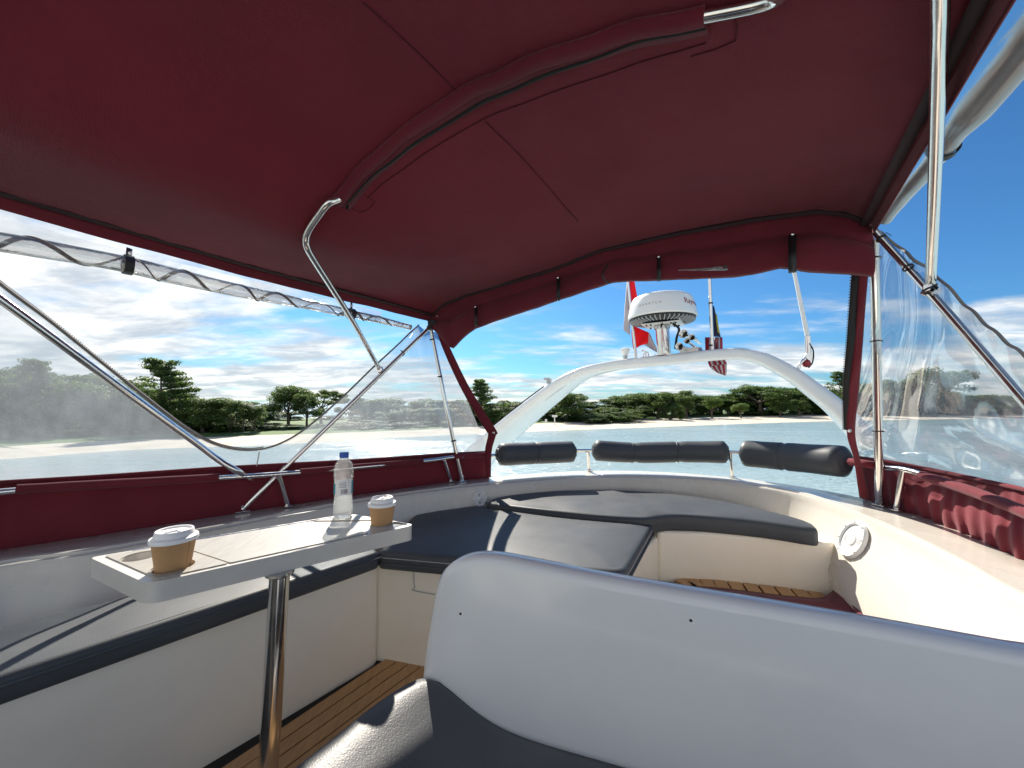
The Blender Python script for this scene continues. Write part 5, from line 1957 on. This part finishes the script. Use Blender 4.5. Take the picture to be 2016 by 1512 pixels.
rpx = [(1742, 432, 1.40), (1770, 392, 1.30), (1810, 345, 1.17), (1850, 300, 1.06), (1880, 262, 1.0), (1930, 205, .91), (1975, 150, .845), (2016, 98, .795), (2100, 0, .71)]
rp_ = catmull([PY(a, b, y) for a, b, y in rpx], 5)
rad = [interp(i / (len(rp_) - 1), [0, .25, .45, .5, .6, 1], [.022, .030, .027, .027, .037, .040]) + .003 * noise.noise(p * 11) for i, p in enumerate(rp_)]
tube('roll', rp_, rad, M['rolled_vinyl'], rr2, 20)
tube('inner_roll', [p + V((0, 0, .004)) for p in rp_], [r_ * .62 for r_ in rad], M['vinyl_roll'], rr2, 12)
c = PY(1858, 292, 1.045); t_ = (rp_[18] - rp_[14]).normalized()
strap_ring(rr2, c, t_, .030, .010, PY(1825, 248, 1.05))
# clear strip between canopy and roll
ed = [canopy(1, v) + V((0, 0, -.04)) for v in np.linspace(.02, 1.25, len(rp_))]
sheet('upper_strip', [[a.lerp(b, k / 3) for a, b in zip(rp_, ed)] for k in range(4)], M['vinyl_clear'], rr2, 0)

# ------------------------------------------------------------------ radar arch and what stands on it
AP = V((1.413, 3.60, 0))
ARCH = [(868, 925), (905, 888), (972, 832), (1020, 795), (1074, 755), (1110, 734), (1146, 720), (1190, 711), (1226, 706), (1300, 698), (1390, 688), (1440, 684), (1463, 684), (1495, 690), (1521, 698), (1574, 725), (1619, 756), (1663, 788), (1700, 822), (1745, 868)]
outl = catmull([PPL(a, b, AP, AX) for a, b in ARCH], 5)
arch = thing('radar_arch', 'white swept radar arch spanning the stern', 'arch', PPL(1300, 800, AP, AX) * 1 + V((0, 0, -.6)))
cenp = PPL(1320, 870, AP, AX)
secs = []
na = len(outl)
for i, p in enumerate(outl):
    t_ = (outl[min(i + 1, na - 1)] - outl[max(i - 1, 0)]).normalized()
    nin = AX.cross(t_).normalized()
    if nin.dot(cenp - p) < 0: nin = -nin
    f = i / (na - 1)
    leg = abs(f - .5) * 2
    chd = .20 + (.85 if f < .5 else .34) * max(0, leg - .2) / .8
    thk = .100 + .045 * max(0, leg - .3) / .7
    row = []
    for (cx, cz) in ((.0, .5), (.02, .22), (.09, .06), (.22, 0), (.5, -.02), (.8, .06), (.95, .22), (1.0, .5), (.97, .78), (.82, .93), (.5, .98), (.22, 1.0), (.08, .92), (.015, .75)):
        row.append(p + AX * (cx * chd) + nin * (cz * thk))
    secs.append(row)
v, f = grid_geo(lambda i, j: secs[j][i], range(14), range(na), True)
f += [tuple(range(14))[::-1], tuple((na - 1) * 14 + k for k in range(14))]
mesh_obj('arch_body', v, f, M['gelcoat_cool'], arch, 'all')


def arch_pt(f, cx, lift=0.003):
    i = f * (na - 1); i0 = min(int(i), na - 2)
    a = secs[i0][10].lerp(secs[i0 + 1][10], i - i0); b = secs[i0][12].lerp(secs[i0 + 1][12], i - i0)
    c2 = secs[i0][8].lerp(secs[i0 + 1][8], i - i0)
    p = b.lerp(c2, cx)
    return p


for f0, f1 in ((.09, .16), (.17, .26), (.84, .90)):
    pts = [arch_pt(f0, .15), arch_pt(f0, .85), arch_pt(f1, .85), arch_pt(f1, .15), arch_pt(f0, .15)]
    tube('access_panel_seam', [p + (cenp - p).normalized() * .004 for p in pts], .0025, M['grey_plastic'], arch, 6)
for f0 in (.10, .13, .18, .22, .26, .3, .76, .8, .85, .9):
    p = arch_pt(f0, .1); d = (cenp - p).normalized()
    lathe('screw', [(.006, -.004), (.006, .006), (.002, .008)], p, M['steel_brushed'], arch, 8, d)
mesh_obj('light_recess', *box_geo(PPL(1455, 690, AP, AX) - AX * -.03 + V((0, 0, .006)), LX * .10, AX * .05, (0, 0, .006)), M['grey_plastic'], arch)


def arch_top(px):
    y = interp(px, [a for a, b in ARCH], [b for a, b in ARCH])
    return PPL(px, y, AP, AX) + AX * .10 + V((0, 0, .0))


# radar dome on its mast
dc = PY(1303, 628, 3.67)
rd_o = thing('radar_dome', 'white radar dome with black finned base on a chrome mast', 'radar', arch_top(1303))
RD = .313
lathe('dome', [(RD * .97, .0), (RD, .012), (RD * .995, .03), (RD * .955, .10), (RD * .90, .165), (RD * .84, .196), (RD * .74, .214), (RD * .55, .226), (RD * .3, .232), (.01, .234)], dc, M['white_plastic'], rd_o, 64)
bs = lathe('base', [(RD * .97, .004), (RD * .94, -.016), (RD * .82, -.030), (RD * .5, -.042), (.02, -.045)], dc, M['black_plastic'], rd_o, 64)
for k in range(44):
    a = 2 * PI * k / 44
    d = V((math.cos(a), math.sin(a), 0)); e = V((-d.y, d.x, 0))
    mesh_obj('fin', *box_geo(dc + d * (RD * .80) + V((0, 0, -.030)), d * (RD * .28) + V((0, 0, .016)), e * .007, V((0, 0, .020))), M['grey_plastic'], bs)
pl = mesh_obj('mounting_plate', *join_geo(box_geo(dc + V((0, -.02, -.060)), LX * .34, AX * .26, (0, 0, .008)), box_geo(dc + V((0, -.02, -.05)) + LX * .17, LX * .006, AX * .26, (0, 0, .025)), box_geo(dc + V((0, -.02, -.05)) - LX * .17, LX * .006, AX * .26, (0, 0, .025))), M['white_plastic'], rd_o)
for sx in (-.13, -.09, .09, .13):
    for sy in (-.09, .08):
        lathe('bolt', [(.009, .0), (.009, -.01), (.004, -.014)], dc + V((0, -.02, -.064)) + LX * sx + AX * sy, M['black_plastic'], pl, 8)
mb = arch_top(1304) + V((0, 0, -.01))
tube('mast', [mb, V((dc.x, dc.y, dc.z - .062))], .062, M['steel'], rd_o, 32)
lathe('mast_collar', [(.066, -.10), (.072, -.10), (.072, -.07), (.066, -.064)], dc, M['steel_brushed'], rd_o, 28, closed=True)
lathe('mast_foot', [(.10, 0), (.10, .01), (.066, .016)], mb + V((0, 0, .006)), M['steel'], rd_o, 28)
tube('cable', catmull([dc + V((.05, -.13, -.07)), dc + V((.11, -.12, -.12)), dc + V((.10, -.09, -.2)), dc + V((.09, -.08, -.3))], 6), .011, M['black_rubber'], rd_o, 8)
tube('cable', catmull([dc + V((-.05, -.14, -.07)), dc + V((-.07, -.15, -.11)), dc + V((-.06, -.14, -.075))], 6), .006, M['black_rubber'], rd_o, 8)


def dome_r(h):
    hs_ = [0, .012, .03, .10, .165, .196]; rs = [.97, 1, .995, .955, .90, .84]
    return RD * interp(h, hs_, rs)


def dome_text(txt, size, az0, h0, mat, spacing=1.0, name='lettering'):
    cu_ = bpy.data.curves.new('txt', 'FONT'); cu_.body = txt; cu_.size = size; cu_.space_character = spacing
    cu_.resolution_u = 3
    ob = bpy.data.objects.new('txt', cu_); col.objects.link(ob)
    dg = bpy.context.evaluated_depsgraph_get(); dg.update()
    me = bpy.data.meshes.new_from_object(ob.evaluated_get(dg))
    bm = bmesh.new(); bm.from_mesh(me)
    bmesh.ops.triangulate(bm, faces=bm.faces)
    for _ in range(1):
        bmesh.ops.subdivide_edges(bm, edges=[e for e in bm.edges if e.calc_length() > .02], cuts=1)
    vs_ = []
    for v_ in bm.verts:
        h = h0 + v_.co.y
        r_ = dome_r(h) + .0022
        a = az0 + v_.co.x / r_
        vs_.append(dc + V((r_ * math.sin(a), -r_ * math.cos(a), h)))
    bm.verts.index_update()
    fs_ = [tuple(v_.index for v_ in f_.verts) for f_ in bm.faces]
    bm.free()
    bpy.data.objects.remove(ob); bpy.data.curves.remove(cu_); bpy.data.meshes.remove(me)
    return mesh_obj(name, vs_, fs_, mat, rd_o)


az_c = math.atan2(-dc.x, dc.y) * 1.0       # azimuth on the dome that faces the camera
dome_text('QUANTUM', .026, az_c - .70, .085, M['letter_grey'], 2.0)
dome_text('Raymarine', .075, az_c + .68, .085, M['letter_red'])

# gps antenna, hook, horns, staffs, flags, whip
p = arch_top(1225)
t = thing('gps_antenna', 'small white mushroom antenna at the left end of the arch top', 'antenna', p)
lathe('stem', [(.022, -.01), (.022, .03), (.028, .045)], p, M['grey_plastic'], t, 18)
lathe('head', [(.026, .04), (.042, .085), (.046, .098), (.044, .108), (.03, .114), (.002, .115)], p, M['white_plastic'], t, 24)
p = arch_top(1262)
tag(tube('steel_hook', catmull([p + V((0, 0, -.005)), p + V((0, 0, .03)), p + V((.018, 0, .05)), p + V((.0, 0, .075)), p + V((-.02, 0, .06))], 6), .005, M['steel'], None, 8), 'thin bent steel hook on the arch beside the flag staff', 'hook')
p = arch_top(1269)
tag(tube('steel_eye', catmull([p + V((-.012, 0, -.005)), p + V((-.012, 0, .035)), p + V((0, 0, .05)), p + V((.012, 0, .035)), p + V((.012, 0, -.005))], 6), .006, M['steel'], None, 8), 'small steel eye bolt on the arch left of the radar mast', 'eye bolt')
p = arch_top(1073)
tag(mesh_obj('deck_light', *join_geo(box_geo(p + V((0, 0, .03)), LX * .04, AX * .05, (0, 0, .05)), box_geo(p + V((-.02, 0, .06)), LX * .06, AX * .06, (0, 0, .025))), M['grey_plastic']), 'small grey lamp clipped on the left leg of the arch', 'lamp')
pc = [arch_top(x_) + V((0, 0, .02)) for x_ in (990, 1015, 1040, 1062)]
tag(tube('grab_wire', catmull(pc, 4), .007, M['black_rubber'], None, 8), 'dark cable running up the left leg of the arch', 'cable')

hb = arch_top(1352)
ho = thing('air_horn', 'cluster of chrome trumpet air horns right of the radar mast', 'horn', hb)
mesh_obj('horn_bracket', *box_geo(hb + V((0, -.02, .02)), LX * .16, AX * .08, (0, 0, .045)), M['steel_brushed'], ho)
for (x_, y_, r_, tx, ty) in ((1345, 657, .040, 1372, 668), (1337, 682, .036, 1362, 688), (1362, 664, .028, 1378, 676), (1352, 671, .026, 1370, 684)):
    m0 = PY(x_, y_, 3.42); m1 = PY(tx, ty, 3.58)
    ax = (m0 - m1)
    Lh = ax.length; ax.normalize()
    hh = lathe('trumpet', [(.012, 0), (.012, Lh * .45), (r_ * .55, Lh * .75), (r_ * .95, Lh * .97), (r_, Lh), (r_ * .93, Lh * .99), (r_ * .45, Lh * .75), (.006, Lh * .6)], m1, M['steel'], ho, 26, ax)
    lathe('throat', [(r_ * .50, Lh * .80), (r_ * .40, Lh * .801), (.002, Lh * .802)], m1, M['black_rubber'], hh, 20, ax)
for (x_, y_) in ((1366, 690), (1378, 686), (1384, 692)):
    tube('horn_tube', [PY(x_, y_, 3.54), arch_top(x_) + V((0, 0, -.005))], .016, M['steel'], ho, 14)

pmat('flag_red', (0.55, 0.02, 0.035), .8, trans=(.45, (.75, .03, .04))); pmat('flag_white', (0.50, 0.46, 0.49), .8, trans=(.3, (.6, .55, .58)))
pmat('flag_blue', (0.012, 0.014, 0.06), .8, trans=(.15, (.02, .02, .12))); pmat('flag_yellow', (0.50, 0.42, 0.05), .8, trans=(.3, (.6, .5, .05)))
pmat('flag_stripe_red', (0.34, 0.025, 0.05), .8, trans=(.3, (.5, .03, .06)))


def staff(px0, py0, px1, py1, depth, r, label):
    p1 = arch_top(px1) + V((0, 0, -.005))
    p0 = PY(px0, py0, p1.y)
    top = p1 + (p0 - p1) * 1.25
    t_ = thing('flag_staff', label, 'flag', p1)
    tube('pole', [p1, top], r, M['steel'], t_, 12)
    return t_, p1, p0


def cloth(name, poly_rows, mat, parent, amp=.012, seed=0, thick=.002):
    """poly_rows: rows of pixel points with depth, made into a rippled cloth piece"""
    rws = []
    for j, r_ in enumerate(poly_rows):
        c_ = catmull([PY(x_, y_, d_) for x_, y_, d_ in r_], 5)
        rws.append(c_)
    # refine between the rows
    fin = []
    for j in range(len(rws) - 1):
        for k in range(6):
            fin.append([a.lerp(b, k / 6) for a, b in zip(rws[j], rws[j + 1])])
    fin.append(rws[-1])
    fin = [[p + AX * (amp * math.sin(i * .8 + j * .22 + seed) + amp * .6 * noise.noise(p * 12)) for i, p in enumerate(r_)] for j, r_ in enumerate(fin)]
    return sheet(name, fin, mat, parent, thick)


t, b0, b1 = staff(1237, 560, 1247, 698, 3.2, .013, 'red and white flag drooping from a steel staff behind the radar dome')
D = b0.y + .03
cloth('flag_cloth', [[(1238, 530, D), (1246, 535, D + .03)], [(1239, 580, D), (1256, 592, D + .05)], [(1240, 630, D), (1247, 628, D + .03)]], M['flag_red'], t, .01, 1)
cloth('flag_fold', [[(1234, 548, D + .02), (1238, 548, D)], [(1230, 605, D + .04), (1239, 605, D)], [(1228, 650, D + .05), (1240, 660, D)]], M['flag_white'], t, .008, 2)
cloth('flag_cloth', [[(1243, 640, D), (1262, 648, D + .04), (1278, 655, D + .06)], [(1245, 665, D), (1262, 668, D + .04), (1276, 676, D + .06)], [(1247, 687, D), (1258, 682, D + .04), (1268, 678, D + .06)]], M['flag_red'], t, .012, 3)
cloth('flag_fold', [[(1268, 678, D + .07), (1274, 668, D + .08), (1279, 655, D + .07)], [(1280, 686, D + .07), (1284, 680, D + .08), (1286, 672, D + .07)], [(1294, 694, D + .06), (1295, 693, D + .07), (1296, 692, D + .07)]], M['flag_white'], t, .01, 4)
t, b0, b1 = staff(1397, 546, 1400, 688, 3.1, .015, 'striped red and white flag with dark blue canton hanging from a steel staff')
D = b0.y + .05
cloth('canton', [[(1402, 600, D), (1406, 604, D)], [(1402, 640, D), (1415, 645, D + .05)], [(1402, 662, D), (1419, 664, D + .07)]], M['flag_blue'], t, .01, 5)
cloth('star', [[(1409, 617, D - .01), (1411, 619, D - .01)], [(1411, 640, D + .0), (1415, 644, D + .02)], [(1413, 655, D + .02), (1417, 657, D + .03)]], M['flag_yellow'], t, .006, 5)
# striped fly hanging below, each stripe its own strip of cloth
nst = 7
for k in range(nst):
    a0, a1 = k / nst, (k + 1) / nst

    def rowat(a, yy, x0, x1, dd):
        return (x0 + (x1 - x0) * a, yy(a), D + dd * a)
    up = lambda a: 662 - 4 * a
    pr_rows = [[(1392 + 30 * a_ - (4 if a_ == 0 else 0), 664, D + .05 * math.sin(a_ * 6)) for a_ in (a0, (a0 + a1) / 2, a1)],
               [(1389 + 34 * a_, 700, D + .05 * math.sin(a_ * 6)) for a_ in (a0, (a0 + a1) / 2, a1)],
               [(1397 + 34 * a_, 722 - 6 * a_, D + .05 * math.sin(a_ * 6)) for a_ in (a0, (a0 + a1) / 2, a1)]]
    cloth('stripe', pr_rows, M['flag_stripe_red'] if k % 2 == 0 else M['flag_white'], t, .006, 6)
    pr_rows = [[(1397 + 34 * a_, 722 - 7 * a_, D - .02) for a_ in (a0, (a0 + a1) / 2, a1)],
               [(1404 + 27 * a_, 729 + 1 * a_, D - .02) for a_ in (a0, (a0 + a1) / 2, a1)],
               [(1412 + 17 * a_, 734 + 6 * a_, D - .02) for a_ in (a0, (a0 + a1) / 2, a1)]]
    cloth('stripe', pr_rows, M['flag_stripe_red'] if k % 2 == 1 else M['flag_white'], t, .004, 6)
for y_ in (597, 680):
    lathe('cable_tie', [(.016, -.006), (.020, -.006), (.020, .006), (.016, .006)], PY(1399, y_, b0.y), M['black_plastic'], t, 14, closed=True)

wp = PPL(1589, 712, AP, AX) + AX * .10
wh = thing('whip_antenna', 'tall white whip antenna on a chrome ratchet mount at the right of the arch', 'antenna', wp)
w0 = PY(1591, 668, wp.y); w1 = PY(1563, 532, wp.y)
tube('whip', [w0, w0 + (w1 - w0) * 1.6], [.017, .012], M['white_plastic'], wh, 14)
tube('ferrule', [PY(1591, 700, wp.y), w0 + (w1 - w0) * .04], .022, M['steel'], wh, 16)
lathe('ratchet', [(.034, -.02), (.036, -.016), (.036, .016), (.034, .02)], PY(1592, 702, wp.y), M['steel'], wh, 20, (0, 1, 0))
tube('mount_arm', catmull([PY(1592, 704, wp.y), PY(1583, 708, wp.y), PY(1574, 718, wp.y), PY(1572, 726, wp.y)], 5), .013, M['steel'], wh, 12)
lathe('mount_ball', [(.004, -.03), (.024, -.02), (.03, 0), (.024, .02), (.004, .03)], PY(1588, 716, wp.y), M['letter_red'], wh, 18)
tube('cable', catmull([PY(1593, 676, wp.y - .02), PY(1601, 690, wp.y - .02), PY(1600, 712, wp.y - .02), PY(1592, 724, wp.y - .02)], 6), .005, M['black_rubber'], wh, 8)

# ------------------------------------------------------------------ lift everything so that the sea lies at z = 0
for o_ in list(col.objects):
    if o_.parent is None and o_.type not in ('CAMERA', 'LIGHT'):
        o_.location.z += CAMZ
